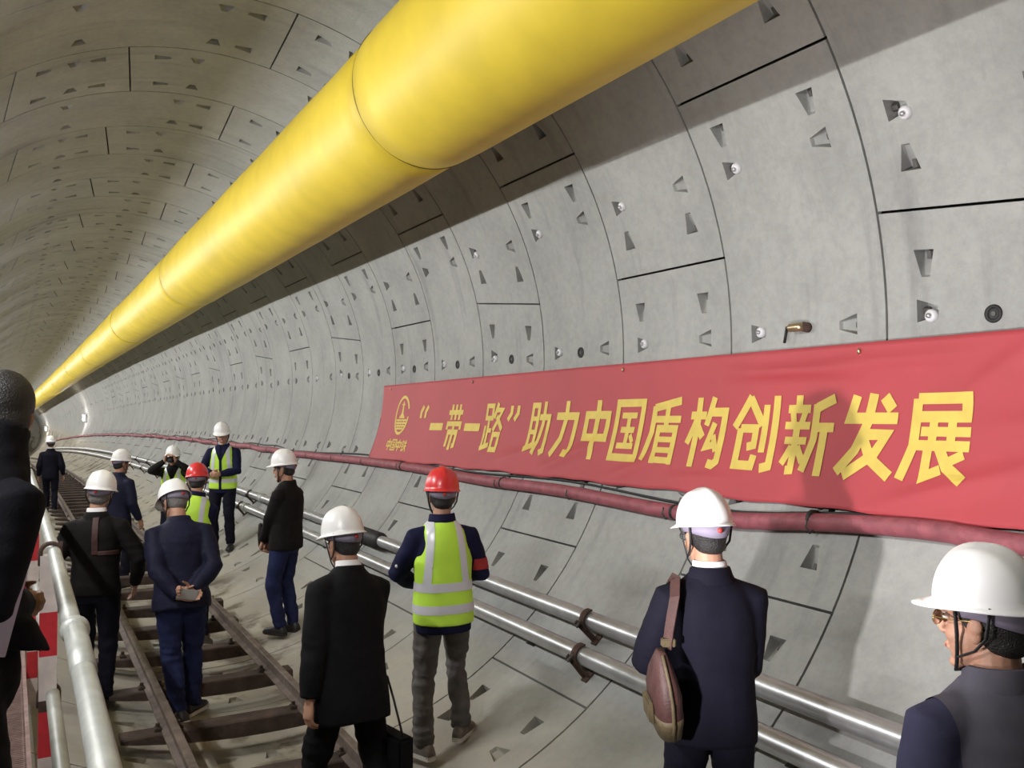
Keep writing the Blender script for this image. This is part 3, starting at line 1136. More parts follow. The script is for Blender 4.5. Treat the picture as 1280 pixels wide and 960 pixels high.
def post(y):
    x = wx(y) - 0.004
    b = bmesh.new()
    z = WZ - 0.25
    zt = -0.60 + OZ
    edges = [zt - 0.02]
    q = zt - 0.235
    mi = 1
    cuts = [zt - 0.01, zt - 0.235, zt - 0.41, zt - 0.585, zt - 0.63, zt - 0.81, zt - 0.99, zt - 1.16, zt - 1.35]
    cols = [1, 0, 1, 2, 0, 1, 0, 1]
    for a, c, m_ in zip(cuts, cuts[1:], cols):
        box(b, (x - 0.032, y - 0.03, c), (x + 0.032, y + 0.03, a), m_)
    p = obj('post', b, [M['pred'], M['pwhite'], M['rust']], rl)
    for zz in (zt, zt - 0.565):
        b = bmesh.new()
        sec = []
        for a in range(-10, 200, 15):
            sec.append((0.036 * math.cos(rad(a)), 0.036 * math.sin(rad(a)) + 0.0))
        pts = [Vector((x + 0.005 + sx, y, zz + sz)) for sx, sz in [(0.036, -0.05)] + sec + [(-0.036, -0.05)]]
        rings = []
        tube(b, pts, 0.009, 8, flat=2.2, up=Vector((0, 1, 0)))
        obj('saddle_bracket', b, M['rust'], p, True)


for y in (4.0, 6.45, 8.9, 11.35):
    post(y)
b = bmesh.new()
tube(b, [(wx(y) + 0.014, y, -0.60 + OZ) for y in (0.4, 2, 4, 6.45, 9, 12, 15)], 0.0255, 20)
obj('handrail', b, M['galv_dull'], rl, True)
b = bmesh.new()
tube(b, [(wx(y) + 0.014, y, -1.165 + OZ) for y in (0.4, 2, 4, 6.45, 9, 12, 15)], 0.0255, 20)
obj('middle_rail', b, M['galv_dull'], rl, True)
b = bmesh.new()
yc = 2.60
tube(b, [(wx(y) + 0.014, y, -0.60 + OZ) for y in (yc - 0.02, yc - 0.014, yc + 0.014, yc + 0.02)], [0.026, 0.036, 0.036, 0.026], 20)
tube(b, [(wx(y) + 0.014, y, -0.60 + OZ) for y in (yc - 0.42, yc + 0.0)], 0.0285, 20)
obj('coupler', b, M['galv_dull'], rl, True)
# ------------------------------------------------------------------ people
def ik(a, c, l1, l2, hint):
    d = c - a
    n = d.length
    if n > (l1 + l2) * 0.999:
        c = a + d * ((l1 + l2) * 0.999 / n)
        d = c - a
        n = d.length
    u = d / n
    h = hint - u * hint.dot(u)
    h = h.normalized() if h.length > 1e-6 else Vector((0, 1, 0))
    x = (l1 * l1 - l2 * l2 + n * n) / (2 * n)
    y = math.sqrt(max(0, l1 * l1 - x * x))
    return a + u * x + h * y, c


def ring2(c, rx, ry, T, n=28, p=2.3, front=1.0):
    out = []
    for i in range(n):
        a = 2 * PI * i / n
        ca, sa = math.cos(a), math.sin(a)
        x = rx * math.copysign(abs(ca) ** (2 / p), ca)
        y = ry * math.copysign(abs(sa) ** (2 / p), sa) * (front if sa > 0 else 1)
        out.append(T @ Vector((c[0] + x, c[1] + y, c[2])))
    return out


def wrinkle(bm, amp, freq, seed, dirz=0.5, joints=()):
    bm.normal_update()
    offs = []
    for v in bm.verts:
        p = v.co
        q = Vector((p.x * freq + seed, p.y * freq, p.z * freq * dirz))
        a = noise.noise(q) + 0.5 * noise.noise(q * 2.3)
        k = amp
        for j, r_, g_ in joints:
            k += amp * g_ * math.exp(-((p - j).length / r_) ** 2)
        ridge = 1 - abs(noise.noise(Vector((p.x * freq * 0.6, p.y * freq * 0.6 + seed, p.z * freq * 2.0))))
        offs.append(v.normal * (k * (a + 0.8 * (ridge - 0.6))))
    for v, o in zip(bm.verts, offs):
        v.co += o


def patch(src, name, planes, T, off, m, parent, thick=0.0):
    """a piece of garment cut from the surface of src by half-spaces (point, normal pointing out), raised a little"""
    bm = bmesh.new()
    bm.from_mesh(src.data)
    for co, no in planes:
        c = T @ Vector(co)
        n = (T.to_3x3() @ Vector(no)).normalized()
        bmesh.ops.bisect_plane(bm, geom=bm.verts[:] + bm.edges[:] + bm.faces[:], plane_co=c, plane_no=n, clear_outer=True)
    if not bm.verts:
        bm.free()
        return None
    bm.normal_update()
    for v in bm.verts:
        v.co += v.normal * off
    o = obj(name, bm, m, parent, True)
    if thick:
        sd_ = o.modifiers.new('thick', 'SOLIDIFY')
        sd_.thickness = thick
    return o


def hand_bm(bm, wrist, d, palm_n, side, curl=0.35, r=0.0092):
    """palm, four fingers and a thumb; d runs wrist -> knuckles, side points to the thumb"""
    d = d.normalized()
    palm_n = (palm_n - d * palm_n.dot(d)).normalized()
    s = d.cross(palm_n)
    if s.dot(side) < 0:
        s = -s
    kn = wrist + d * 0.088
    tube(bm, [wrist - d * 0.03, wrist, wrist + d * 0.035, kn - d * 0.012, kn + d * 0.004], [0.024, 0.026, 0.036, 0.041, 0.036], 14, flat=0.48, up=palm_n.cross(d).cross(d))
    rot_ax = s
    for i, (l, off) in enumerate(((0.072, 0.028), (0.082, 0.0095), (0.076, -0.009), (0.060, -0.027))):
        p = kn + s * off - d * (0.004 if i in (0, 3) else 0)
        pts = [p - d * 0.02, p]
        ang = 0
        dd = d + s * (0.06 - i * 0.045)
        dd.normalize()
        for seg, share in enumerate((0.44, 0.31, 0.25)):
            ang += curl * (0.85, 1.15, 0.8)[seg]
            v = dd * math.cos(ang) + palm_n * math.sin(ang)
            p = p + v * l * share
            pts.append(p)
        tube(bm, pts, [r * 1.1, r * 1.1, r * 1.02, r * 0.95, r * 0.8], 10, round_ends=True)
    b0 = wrist + d * 0.022 + s * 0.026
    t1 = (d * 0.55 + s * 0.75 + palm_n * 0.35 * (0.5 + curl)).normalized()
    t2 = (d * 0.85 + s * 0.25 + palm_n * 0.6 * (0.4 + curl)).normalized()
    tube(bm, [b0 - t1 * 0.01, b0 + t1 * 0.035, b0 + t1 * 0.035 + t2 * 0.03, b0 + t1 * 0.035 + t2 * 0.055], [r * 1.5, r * 1.25, r * 1.1, r * 0.85], 10, round_ends=True)


def helmet(parent, Hd, m, tilt=0.0, strap=True):
    F_ = Hd @ Matrix.Translation((0, -0.006, 0.056)) @ Matrix.Rotation(tilt, 4, 'X')
    na, ne = 48, 14
    b = bmesh.new()

    def base(a, k=1.0):
        return Vector((0.110 * k * math.cos(a), 0.127 * k * math.sin(a), 0))
    rings = []
    # brim: out past the shell, deep peak in front
    def brim(a):
        f = max(0.0, math.sin(a))
        return 0.010 + 0.046 * f ** 2.2 + 0.010 * max(0, -math.sin(a)) ** 2
    for e in (1.0, 0.5, 0.0):
        row = []
        for i in range(na):
            a = 2 * PI * i / na
            p = base(a)
            n = p.normalized()
            q = p + n * brim(a) * e
            q.z = -0.012 * e * (1 + 0.6 * max(0, math.sin(a)))
            row.append(q)
        rings.append(row)
    for j in range(1, ne + 1):
        t = j / ne
        el = t * PI / 2
        k = max(0.012, math.cos(el) ** 0.80)
        z = 0.140 * math.sin(el) ** 0.98
        row = []
        for i in range(na):
            a = 2 * PI * i / na
            p = base(a, k)
            rib = math.exp(-(p.x / 0.022) ** 2) * min(1, t * 2.2)
            rib2 = sum(math.exp(-((abs(p.x) - 0.056) / 0.010) ** 2) for _ in (0,)) * min(1, t * 2.5) * 0.35
            p.z = z + 0.007 * rib + 0.006 * rib2
            row.append(p)
        rings.append(row)
    rings = [[F_ @ p for p in r_] for r_ in rings]
    loft(b, rings, False)
    vs = [v for v in b.verts][-na:]
    b.faces.new(vs)
    h = obj('safety_helmet', b, m, parent, True)
    sd_ = h.modifiers.new('thick', 'SOLIDIFY')
    sd_.thickness = 0.003
    sd_.offset = -1
    # inner head band, showing behind under the rim
    b = bmesh.new()
    rows = []
    for z, k in ((0.012, 1.0), (-0.022, 0.985), (-0.050, 0.92)):
        row = []
        for i in range(29):
            a = rad(170) + rad(200) * i / 28
            lowf = max(0, -math.sin(a)) ** 1.5
            row.append(F_ @ Vector((0.094 * k * math.cos(a), 0.118 * k * math.sin(a), z * (0.55 + 0.6 * lowf) - 0.004)))
        rows.append(row)
    loft(b, rows, False, closed=False)
    hb = obj('head_band', b, M['band'], h, True)
    sd_ = hb.modifiers.new('thick', 'SOLIDIFY')
    sd_.thickness = 0.004
    b = bmesh.new()
    p = F_ @ Vector((0.0, -0.110, -0.028))
    q = F_ @ Vector((0.0, -0.128, -0.032))
    tube(b, [p, q], 0.0105, 14)
    obj('adjuster_knob', b, M['knob'], h, True)
    if strap:
        b = bmesh.new()
        for sx in (-1, 1):
            tube(b, [F_ @ Vector((sx * 0.100, 0.03, 0.0)), Hd @ Vector((sx * 0.080, 0.030, -0.02)), Hd @ Vector((sx * 0.069, 0.036, -0.055)), Hd @ Vector((sx * 0.056, 0.044, -0.092)), Hd @ Vector((sx * 0.030, 0.060, -0.119)), Hd @ Vector((0, 0.066, -0.124))], 0.0058, 8, flat=0.6)
            tube(b, [F_ @ Vector((sx * 0.098, -0.055, 0.0)), Hd @ Vector((sx * 0.090, -0.045, -0.02)), Hd @ Vector((sx * 0.078, -0.012, -0.055)), Hd @ Vector((sx * 0.062, 0.038, -0.080))], 0.005, 8, flat=0.6)
        obj('chin_strap', b, M['cable'], h, True)
    return h


def shoe(parent, ank, yaw, pitch, m_up, m_sole, T=None):
    F_ = Matrix.Translation(ank) @ Matrix.Rotation(yaw, 4, 'Z') @ Matrix.Rotation(-pitch, 4, 'X')
    b = bmesh.new()
    st = [(-0.075, 0.030, 0.055, 0.045), (-0.06, 0.036, 0.075, 0.075), (-0.02, 0.038, 0.09, 0.10), (0.03, 0.042, 0.075, 0.085), (0.09, 0.048, 0.055, 0.06), (0.14, 0.048, 0.045, 0.045), (0.18, 0.036, 0.035, 0.035), (0.197, 0.015, 0.022, 0.02)]
    rings = []
    for y, hw, _q, h in st:
        row = []
        for i in range(16):
            a = 2 * PI * i / 16
            ca, sa = math.cos(a), math.sin(a)
            row.append(F_ @ Vector((hw * math.copysign(abs(ca) ** 0.75, ca), y, -0.075 + (h * abs(sa) ** 0.9 if sa > 0 else -0.004))))
        rings.append(row)
    loft(b, rings)
    s_ = obj('shoe', b, m_up, parent, True)
    b = bmesh.new()
    lo, hi = [], []
    n = 28
    rr = [[], []]
    prof = [(-0.082, 0.020), (-0.07, 0.034), (-0.02, 0.041), (0.04, 0.044), (0.10, 0.052), (0.15, 0.051), (0.19, 0.034), (0.205, 0.012)]
    out = [(hw, y) for y, hw in prof] + [(-hw, y) for y, hw in reversed(prof)]
    loft(b, [[F_ @ Vector((x, y, z)) for x, y in out] for z in (-0.092, -0.066)])
    obj('sole', b, m_sole, s_)
    return s_


def person(label, P, group=None):
    """P: head (x, y, z of the helmet top, camera axes), fz (floor), face (turn to the right of the line of sight, degrees) and the pose"""
    g = P.get
    lean, side, twist = rad(g('lean', 3)), rad(g('side', 0)), rad(g('twist', 0))
    pel = Vector(g('pel', (0, 0, 0)))
    hip0 = Vector((0, 0, 0.93)) + pel
    T = Matrix.Translation(hip0) @ Matrix.Rotation(-lean, 4, 'X') @ Matrix.Rotation(side, 4, 'Y') @ Matrix.Rotation(twist, 4, 'Z') @ Matrix.Translation((0, 0, -0.93))
    hy, hp, ht = (rad(a) for a in g('head', (0, 0, 0)))      # + turns left, + nods down, + tips to the right
    Hd = T @ Matrix.Translation((0, 0.0, 1.475)) @ Matrix.Rotation(hy, 4, 'Z') @ Matrix.Rotation(-hp, 4, 'X') @ Matrix.Rotation(ht, 4, 'Y') @ Matrix.Translation((0, 0.022, 0.135))
    hat = g('hat', 'hat_white')
    top = Hd @ Vector((0, -0.006, 0.203 if hat else 0.128))
    x, y, z = P['top']
    fz = P['fz']
    s = g('s') or (z - fz) / top.z
    view = math.atan2(-x, y)
    yaw = view - rad(g('face', 0))
    Rz = Matrix.Rotation(yaw, 4, 'Z')
    off = Rz @ Vector((top.x, top.y, 0)) * s
    root = thing('person', label, 'person', (x + OX - off.x, y - off.y, fz + OZ), group)
    root.rotation_euler = (0, 0, yaw)
    root.scale = (s, s, s)
    vox = g('vox', 0.006)
    cv = g('cvox', 0.011)
    seed = g('seed', 1.0)
    # ---- joints
    sh, el, wr = {}, {}, {}
    for sd, k in ((-1, 'L'), (1, 'R')):
        a = T @ Vector((sd * 0.170, -0.012, 1.368))
        tgt = T @ Vector(g('hand' + k, (sd * 0.245, 0.04, 0.845)))
        hint = T.to_3x3() @ Vector(g('elb' + k, (sd * 0.35, -0.9, -0.2)))
        el[k], wr[k] = ik(a, tgt, 0.285, 0.255, hint)
        sh[k] = a
    hp_, kn, an = {}, {}, {}
    for sd, k in ((-1, 'L'), (1, 'R')):
        a = hip0 + Vector((sd * 0.088, 0, -0.02))
        tgt = Vector(g('foot' + k, (sd * 0.11, 0, 0.095)))
        kn[k], an[k] = ik(a, tgt, 0.42, 0.41, Vector(g('knee' + k, (sd * 0.12, 1, 0))))
        hp_[k] = a
    # ---- the body, one skin
    b = bmesh.new()
    st = [(0.83, 0.05, 0.04), (0.88, 0.10, 0.065), (0.96, 0.125, 0.085), (1.08, 0.118, 0.084), (1.22, 0.135, 0.094), (1.34, 0.145, 0.092), (1.41, 0.125, 0.075), (1.455, 0.07, 0.058)]
    loft(b, [ring2((0, 0.0, q), rx, ry, T) for q, rx, ry in st])
    nk = [T @ Vector((0, -0.012, 1.42)), T @ Vector((0, -0.008, 1.475)), Hd @ Vector((0, -0.022, -0.05)), Hd @ Vector((0, -0.018, 0.0))]
    tube(b, nk, [0.066, 0.058, 0.056, 0.055], 16)
    h3 = Hd.to_3x3()

    def he(c, r, sg=18, rg=12):
        ellipsoid(b, Hd @ Vector(c), r, h3, sg, rg)
    he((0, -0.014, 0.030), (0.077, 0.096, 0.092), 24, 16)
    he((0, 0.024, -0.025), (0.064, 0.066, 0.082), 22, 14)
    he((0, 0.032, -0.072), (0.050, 0.052, 0.040))
    he((0, 0.070, -0.104), (0.021, 0.020, 0.016))
    for sx in (-1, 1):
        he((sx * 0.036, 0.052, -0.028), (0.026, 0.028, 0.026))
        he((sx * 0.030, 0.081, 0.030), (0.024, 0.012, 0.009))
        he((sx * 0.077, -0.012, -0.008), (0.009, 0.020, 0.033), 14, 10)
        he((sx * 0.084, -0.018, 0.004), (0.008, 0.018, 0.020), 12, 8)
        he((sx * 0.011, 0.098, -0.028), (0.009, 0.011, 0.008), 12, 8)
    tube(b, [Hd @ Vector((0, 0.080, 0.026)), Hd @ Vector((0, 0.094, 0.004)), Hd @ Vector((0, 0.110, -0.020)), Hd @ Vector((0, 0.104, -0.030))], [0.009, 0.009, 0.0125, 0.010], 12, round_ends=True)
    he((0, 0.088, -0.058), (0.023, 0.010, 0.0065))
    he((0, 0.086, -0.069), (0.020, 0.010, 0.0070))
    for k in 'LR':
        tube(b, [T @ Vector((0.06 * (-1 if k == 'L' else 1), -0.01, 1.38)), sh[k], el[k], wr[k]], [0.06, 0.05, 0.038, 0.027], 14, round_ends=True)
        sd = -1 if k == 'L' else 1
        fd = (wr[k] - el[k]).normalized()
        hd_ = g('hdir' + k)
        hd_ = (T.to_3x3() @ Vector(hd_)).normalized() if hd_ else fd
        pn = T.to_3x3() @ Vector(g('palm' + k, (-sd, 0.1, 0)))
        tb = T.to_3x3() @ Vector(g('thumb' + k, (0, 1, 0.1)))
        hand_bm(b, wr[k], hd_, pn, tb, g('curl' + k, 0.35), 0.0092 if vox <= 0.0065 else 0.0105)
        tube(b, [hp_[k], kn[k], an[k], an[k] - Vector((0, 0, 0.05))], [0.078, 0.050, 0.036, 0.034], 14, round_ends=True)
        fy = Vector((math.sin(0), 1, 0))
        yaw_f = rad(g('toe' + k, 8 * -sd))
        fdir = Vector((-math.sin(yaw_f), math.cos(yaw_f), 0))
        tube(b, [an[k] - fdir * 0.03 - Vector((0, 0, 0.035)), an[k] + fdir * 0.12 - Vector((0, 0, 0.05))], [0.030, 0.026], 12, round_ends=True)
    bm = remesh(b, vox, 3, 0.5)
    body = obj('body', bm, M['skin'], root, True)
    # ---- face details
    if g('face_detail', True):
        for sx in (-1, 1):
            e = bmesh.new()
            ellipsoid(e, Hd @ Vector((sx * 0.031, 0.0785, 0.010)), (0.0135, 0.0095, 0.0065), h3, 14, 10)
            eo = obj('eye', e, M['eye'], root, True)
            e = bmesh.new()
            ellipsoid(e, Hd @ Vector((sx * 0.031, 0.0855, 0.010)), (0.0055, 0.004, 0.0058), h3, 12, 8)
            obj('iris', e, M['iris'], eo, True)
            e = bmesh.new()
            tube(e, [Hd @ Vector((sx * 0.012, 0.094, 0.034)), Hd @ Vector((sx * 0.032, 0.092, 0.040)), Hd @ Vector((sx * 0.052, 0.078, 0.034))], [0.004, 0.0045, 0.003], 8)
            obj('eyebrow', e, M['hair'], root, True)
        e = bmesh.new()
        ellipsoid(e, Hd @ Vector((0, 0.0925, -0.0635)), (0.021, 0.0055, 0.0085), h3, 14, 8)
        obj('lips', e, M['lip'], root, True)
    # ---- hair
    b = bmesh.new()
    he2 = lambda c, r: ellipsoid(b, Hd @ Vector(c), r, h3, 24, 16)
    if g('long_hair_top'):
        he2((0, -0.014, 0.036), (0.086, 0.106, 0.100))
        he2((0, -0.040, -0.015), (0.088, 0.072, 0.075))
    else:
        he2((0, -0.016, 0.024), (0.0835, 0.1010, 0.098))
    he2((0, -0.045, -0.030), (0.064, 0.062, 0.050))
    hb = remesh(b, 0.008, 2)
    for co, no in (((0, 0.050, 0.05), (0, 1, -0.3)), ((0, -0.05, -0.085), (0, 0.2, -1))) if g('long_hair_top') else (((0, 0.045, 0.05), (0, 1, -0.55)), ((0, 0.012, 0.0), (0, 1, -0.9)), ((0, -0.03, -0.062), (0, 0.4, -1))):
        bmesh.ops.bisect_plane(hb, geom=hb.verts[:] + hb.edges[:] + hb.faces[:], plane_co=Hd @ Vector(co), plane_no=h3 @ Vector(no), clear_outer=True)
    obj('hair', hb, M[g('hair', 'hair')], root, True)
    # ---- trousers
    b = bmesh.new()
    TT = Matrix.Translation(hip0 - Vector((0, 0, 0.93))) @ Matrix.Rotation(-lean * 0.3, 4, 'X')
    loft(b, [ring2((0, 0, q), rx, ry, TT) for q, rx, ry in ((0.80, 0.135, 0.105), (0.86, 0.165, 0.122), (0.93, 0.168, 0.122), (1.02, 0.152, 0.108))])
    wl = g('legw', 1.0)
    for sd, k in ((-1, 'L'), (1, 'R')):
        dn = (an[k] - kn[k]).normalized()
        foot = an[k] - Vector((0, 0, 0.015))
        tube(b, [hp_[k] + Vector((sd * 0.0, 0, 0.03)), hp_[k].lerp(kn[k], 0.35), kn[k], kn[k].lerp(foot, 0.45), foot - dn * 0.03, foot], [0.098 * wl, 0.092 * wl, 0.071 * wl, 0.066 * wl, 0.058 * wl, 0.058 * wl], 20)
    bm = remesh(b, cv, 5)
    wrinkle(bm, g('leg_fold', 0.0065), 9, seed, 0.8, [(kn[k], 0.13, 1.6) for k in 'LR'] + [(an[k] + Vector((0, 0, 0.06)), 0.12, 2.2) for k in 'LR'])
    tr = obj('trousers', bm, M[P['trousers']], root, True)
    # ---- jacket
    b = bmesh.new()
    hem, w_, bulk = g('hem', 0.80), g('waist', 1.0), g('bulk', 1.0)
    open_ = g('flare', 0.0)
    st = [(hem, 0.178 + open_, 0.130 + open_ * 0.5), (hem + 0.08, 0.180 + open_ * 0.6, 0.132 + open_ * 0.3), (0.98, 0.174, 0.126), (1.08, 0.168 * w_, 0.120 * w_), (1.20, 0.178, 0.126), (1.30, 0.182, 0.128), (1.355, 0.172, 0.120), (1.40, 0.150, 0.104), (1.435, 0.116, 0.088), (1.460, 0.086, 0.076), (1.482, 0.070, 0.066)]
    st = [q for q in st if q[0] >= hem]
    st.sort()
    hdy = g('hem_dy', 0.0)
    loft(b, [ring2((0, -0.004 + hdy * max(0, (1.2 - q) / (1.2 - hem)) ** 1.5, q), rx * bulk, ry * bulk, T, front=1.0) for q, rx, ry in st])
    ab = g('armw', 1.0)
    for sd, k in ((-1, 'L'), (1, 'R')):
        ellipsoid(b, sh[k].lerp(el[k], 0.06), (0.068 * ab,) * 3)
        cuff = el[k].lerp(wr[k], 0.955)
        d = (cuff - el[k]).normalized()
        tube(b, [T @ Vector((sd * 0.09, -0.008, 1.385)), sh[k], sh[k].lerp(el[k], 0.5), el[k], el[k].lerp(wr[k], 0.5), cuff - d * 0.03, cuff], [0.062 * ab, 0.070 * ab, 0.067 * ab, 0.060 * ab, 0.055 * ab, 0.046 * ab, 0.045 * ab], 20)
    if g('collar_up'):
        pass
    bm = remesh(b, cv, 5)
    wrinkle(bm, g('fold', 0.006), 7, seed + 3, 0.55, [(el[k], 0.13, 1.5) for k in 'LR'])
    jk = obj('jacket', bm, M[P['jacket']], root, True)
    # ---- collars
    cs = g('collar')
    if cs:
        b = bmesh.new()
        rows = []
        for q, rx, ry, dy in ((1.425, 0.090, 0.078, -0.010), (1.475, 0.074, 0.066, -0.010), (1.515, 0.068, 0.062, -0.004), (1.518, 0.062, 0.056, -0.004)):
            rows.append(ring2((0, dy, q), rx, ry, T, 32, 2.0))
        loft(b, rows, False)
        obj('shirt_collar', b, M[cs], root, True)
    cj = g('jcollar', P['jacket'])
    if cj:
        b = bmesh.new()
        rows = []
        top_z = g('jcol_z', 1.500)
        for q, rx, ry in ((1.430, 0.108, 0.088), (1.462, 0.091, 0.081), (top_z, 0.081, 0.076), (top_z + 0.004, 0.074, 0.070), (1.462, 0.080, 0.072)):
            row = []
            for i in range(30):
                a = rad(118) + rad(304) * i / 29      # open at the throat
                row.append(T @ Vector((rx * math.cos(a), -0.010 + ry * math.sin(a), q - 0.03 * max(0, math.sin(a)))))
            rows.append(row)
        loft(b, rows, False, closed=False)
        obj('jacket_collar', b, M[cj], jk, True)
    # ---- vest
    if g('vest'):
        b = bmesh.new()
        vh = g('vest_hem', 0.84)
        vst = [(vh, 0.193, 0.146), (vh + 0.09, 0.194, 0.147), (1.00, 0.188, 0.141), (1.10, 0.181, 0.135), (1.22, 0.188, 0.139), (1.30, 0.172, 0.142), (1.36, 0.160, 0.134), (1.405, 0.146, 0.119), (1.44, 0.116, 0.103), (1.462, 0.092, 0.088), (1.470, 0.084, 0.080)]
        vb = max(1.0, bulk)
        loft(b, [ring2((0, -0.004, q), rx * vb, ry * vb, T) for q, rx, ry in vst])
        bm = remesh(b, cv, 4)
        wrinkle(bm, 0.0035, 7, seed + 9, 0.4)
        ve = obj('safety_vest', bm, M['lime'], root, True)
        for lo, hi in g('bands', ((0.905, 0.960), (1.040, 1.095))):
            patch(ve, 'reflective_band', [((0, 0, hi), (0, 0, 1)), ((0, 0, lo), (0, 0, -1))], T, 0.003, M['reflect'], ve)
        for sd in (-1, 1):
            for yy in (-1, 1):
                patch(ve, 'reflective_strip', [((sd * 0.088, 0, 1.2), (-sd, 0, -0.10)), ((sd * 0.134, 0, 1.2), (sd, 0, 0.10)), ((0, 0, 1.07), (0, 0, -1)), ((0, 0.0, 1.2), (0, -yy, 0))], T, 0.0028, M['reflect'], ve)
        if g('vest_front'):
            patch(ve, 'open_front', [((0, 0.02, 0), (0, -1, 0)), ((0.018, 0, 1.0), (1, 0, 0)), ((-0.018, 0, 1.0), (-1, 0, 0))], T, 0.0045, M[P['jacket']], ve)
            patch(ve, 'neck_opening', [((0, 0.02, 0), (0, -1, 0)), ((0.0, 0, 1.22), (1, 0, -0.42)), ((0.0, 0, 1.22), (-1, 0, -0.42))], T, 0.0045, M[P['jacket']], ve)
    # ---- shoes
    for sd, k in ((-1, 'L'), (1, 'R')):
        shoe(root, an[k], rad(g('toe' + k, 8 * -sd)), rad(g('pitch' + k, 0)), M[g('shoe', 'shoe')], M[g('sole', 'shoe')])
    if hat:
        helmet(root, Hd, M[hat], rad(g('hat_tilt', 0)), g('strap', True))
    info = dict(root=root, T=T, Hd=Hd, el=el, wr=wr, sh=sh, jacket=jk, s=s, M=Matrix.Translation(root.location) @ Rz @ Matrix.Scale(s, 4), trousers=tr)
    return info


def glasses(I, wire, lens=True):
    Hd, root = I['Hd'], I['root']
    b = bmesh.new()
    for sx in (-1, 1):
        c = Vector((sx * 0.034, 0.104, 0.006))
        pts = [Hd @ (c + Vector((0.024 * math.cos(2 * PI * i / 20), -0.004 * abs(math.cos(2 * PI * i / 20)), 0.018 * math.sin(2 * PI * i / 20)))) for i in range(21)]
        tube(b, pts, 0.0016, 6, False)
        tube(b, [Hd @ Vector((sx * 0.058, 0.100, 0.010)), Hd @ Vector((sx * 0.080, 0.04, 0.012)), Hd @ Vector((sx * 0.086, -0.01, 0.016)), Hd @ Vector((sx * 0.085, -0.035, -0.005))], 0.0018, 6)
    tube(b, [Hd @ Vector((-0.011, 0.106, 0.008)), Hd @ Vector((0, 0.109, 0.012)), Hd @ Vector((0.011, 0.106, 0.008))], 0.0016, 6)
    o = obj('spectacles', b, M[wire], root, True)
    for sx in (-1, 1):
        b = bmesh.new()
        c = Vector((sx * 0.034, 0.103, 0.006))
        ring = lambda dy: [Hd @ (c + Vector((0.0235 * math.cos(2 * PI * i / 20), dy, 0.0175 * math.sin(2 * PI * i / 20)))) for i in range(20)]
        loft(b, [ring(-0.001), ring(0.001)])
        obj('lens', b, M['glass'], o)


# P12: navy suit, brown shoulder bag
A = person('person in a white helmet and navy suit carrying a brown shoulder bag', dict(
    top=(2.375, 2.70, -0.335), fz=-2.085, face=-16, lean=2, head=(14, 6, 0), hat='hat_white', hat_tilt=-0.0, jacket='suit_navy', trousers='trousers_navy', collar='shirt',
    jcol_z=1.492, hem=0.80, waist=0.97, handL=(-0.15, 0.28, 1.10), elbL=(-0.5, -0.5, -0.7), handR=(0.12, 0.27, 1.04), elbR=(0.05, -0.6, -0.8),
    palmL=(0.6, 0, 0.5), palmR=(-0.6, 0, 0.5), curlL=0.8, curlR=0.8, vox=0.0055, seed=2.0, fold=0.0035, armw=1.0, bulk=1.0))
glasses(A, 'cable')
# P13: slate jacket, looking along the wall
B = person('person in a white helmet, gold glasses and slate blue jacket with grey yoke', dict(
    top=(2.135, 1.363, -0.352), fz=-2.185, face=-36, lean=5, head=(29, -2, 0), hat='hat_white', hat_tilt=0.16, jacket='jacket_blue', trousers='trousers_navy', collar=None,
    jcollar='yoke_grey', jcol_z=1.515, hem=0.78, vox=0.004, cvox=0.009, seed=5.0, handL=(-0.20, 0.20, 0.98), handR=(0.20, 0.20, 0.98), armw=1.12, bulk=1.08, hair='hair'))
glasses(B, 'goldwire')
for sd in (-1, 1):
    pass
patch(B['jacket'], 'yoke', [((0, 0, 1.285), (0, 0.25, -1)), ((0, 0.06, 0), (0, 1, 0)), ((0.165, 0, 0), (1, 0, 0)), ((-0.165, 0, 0), (-1, 0, 0))], B['T'], 0.003, M['yoke_grey'], B['jacket'])
# P11: red helmet and lime vest, back to us
D_ = person('person in a red helmet and lime vest with grey trousers, back turned, standing alone', dict(
    top=(2.262, 4.95, -0.385), fz=-2.14, face=-12, lean=1, side=-1, head=(-4, 3, 3), hat='hat_red', jacket='work_navy', trousers='trousers_grey', collar=None, jcollar='work_navy', jcol_z=1.512,
    vest=True, vest_hem=0.83, hem=0.775, handL=(-0.10, 0.26, 1.02), elbL=(-0.95, -0.25, -0.35), handR=(0.12, 0.27, 1.05), elbR=(0.8, -0.5, -0.5), palmL=(0.5, 0, 0.5), palmR=(-0.5, 0, 0.5), curlL=0.7, curlR=0.7,
    footL=(-0.125, -0.03, 0.095), footR=(0.125, 0.05, 0.16), toeL=30, toeR=-34, leg_fold=0.010, shoe='shoe_grey', sole='sole', seed=7.0, vox=0.0055, legw=0.98))
patch(D_['jacket'], 'sleeve_band', [((0, 0, 1.14), (0, 0, -1)), ((0, 0, 1.215), (0, 0, 1)), ((0.20, 0, 0), (-1, 0, 0))], D_['T'], 0.003, M['redcloth'], D_['jacket'])
b = bmesh.new()
e_ = D_['sh']['L'].lerp(D_['el']['L'], 0.72)
ellipsoid(b, e_ + Vector((-0.045, -0.042, 0)), (0.012, 0.012, 0.012), seg=10, rings=6)
obj('sleeve_badge', b, M['shirt'], D_['jacket'], True)
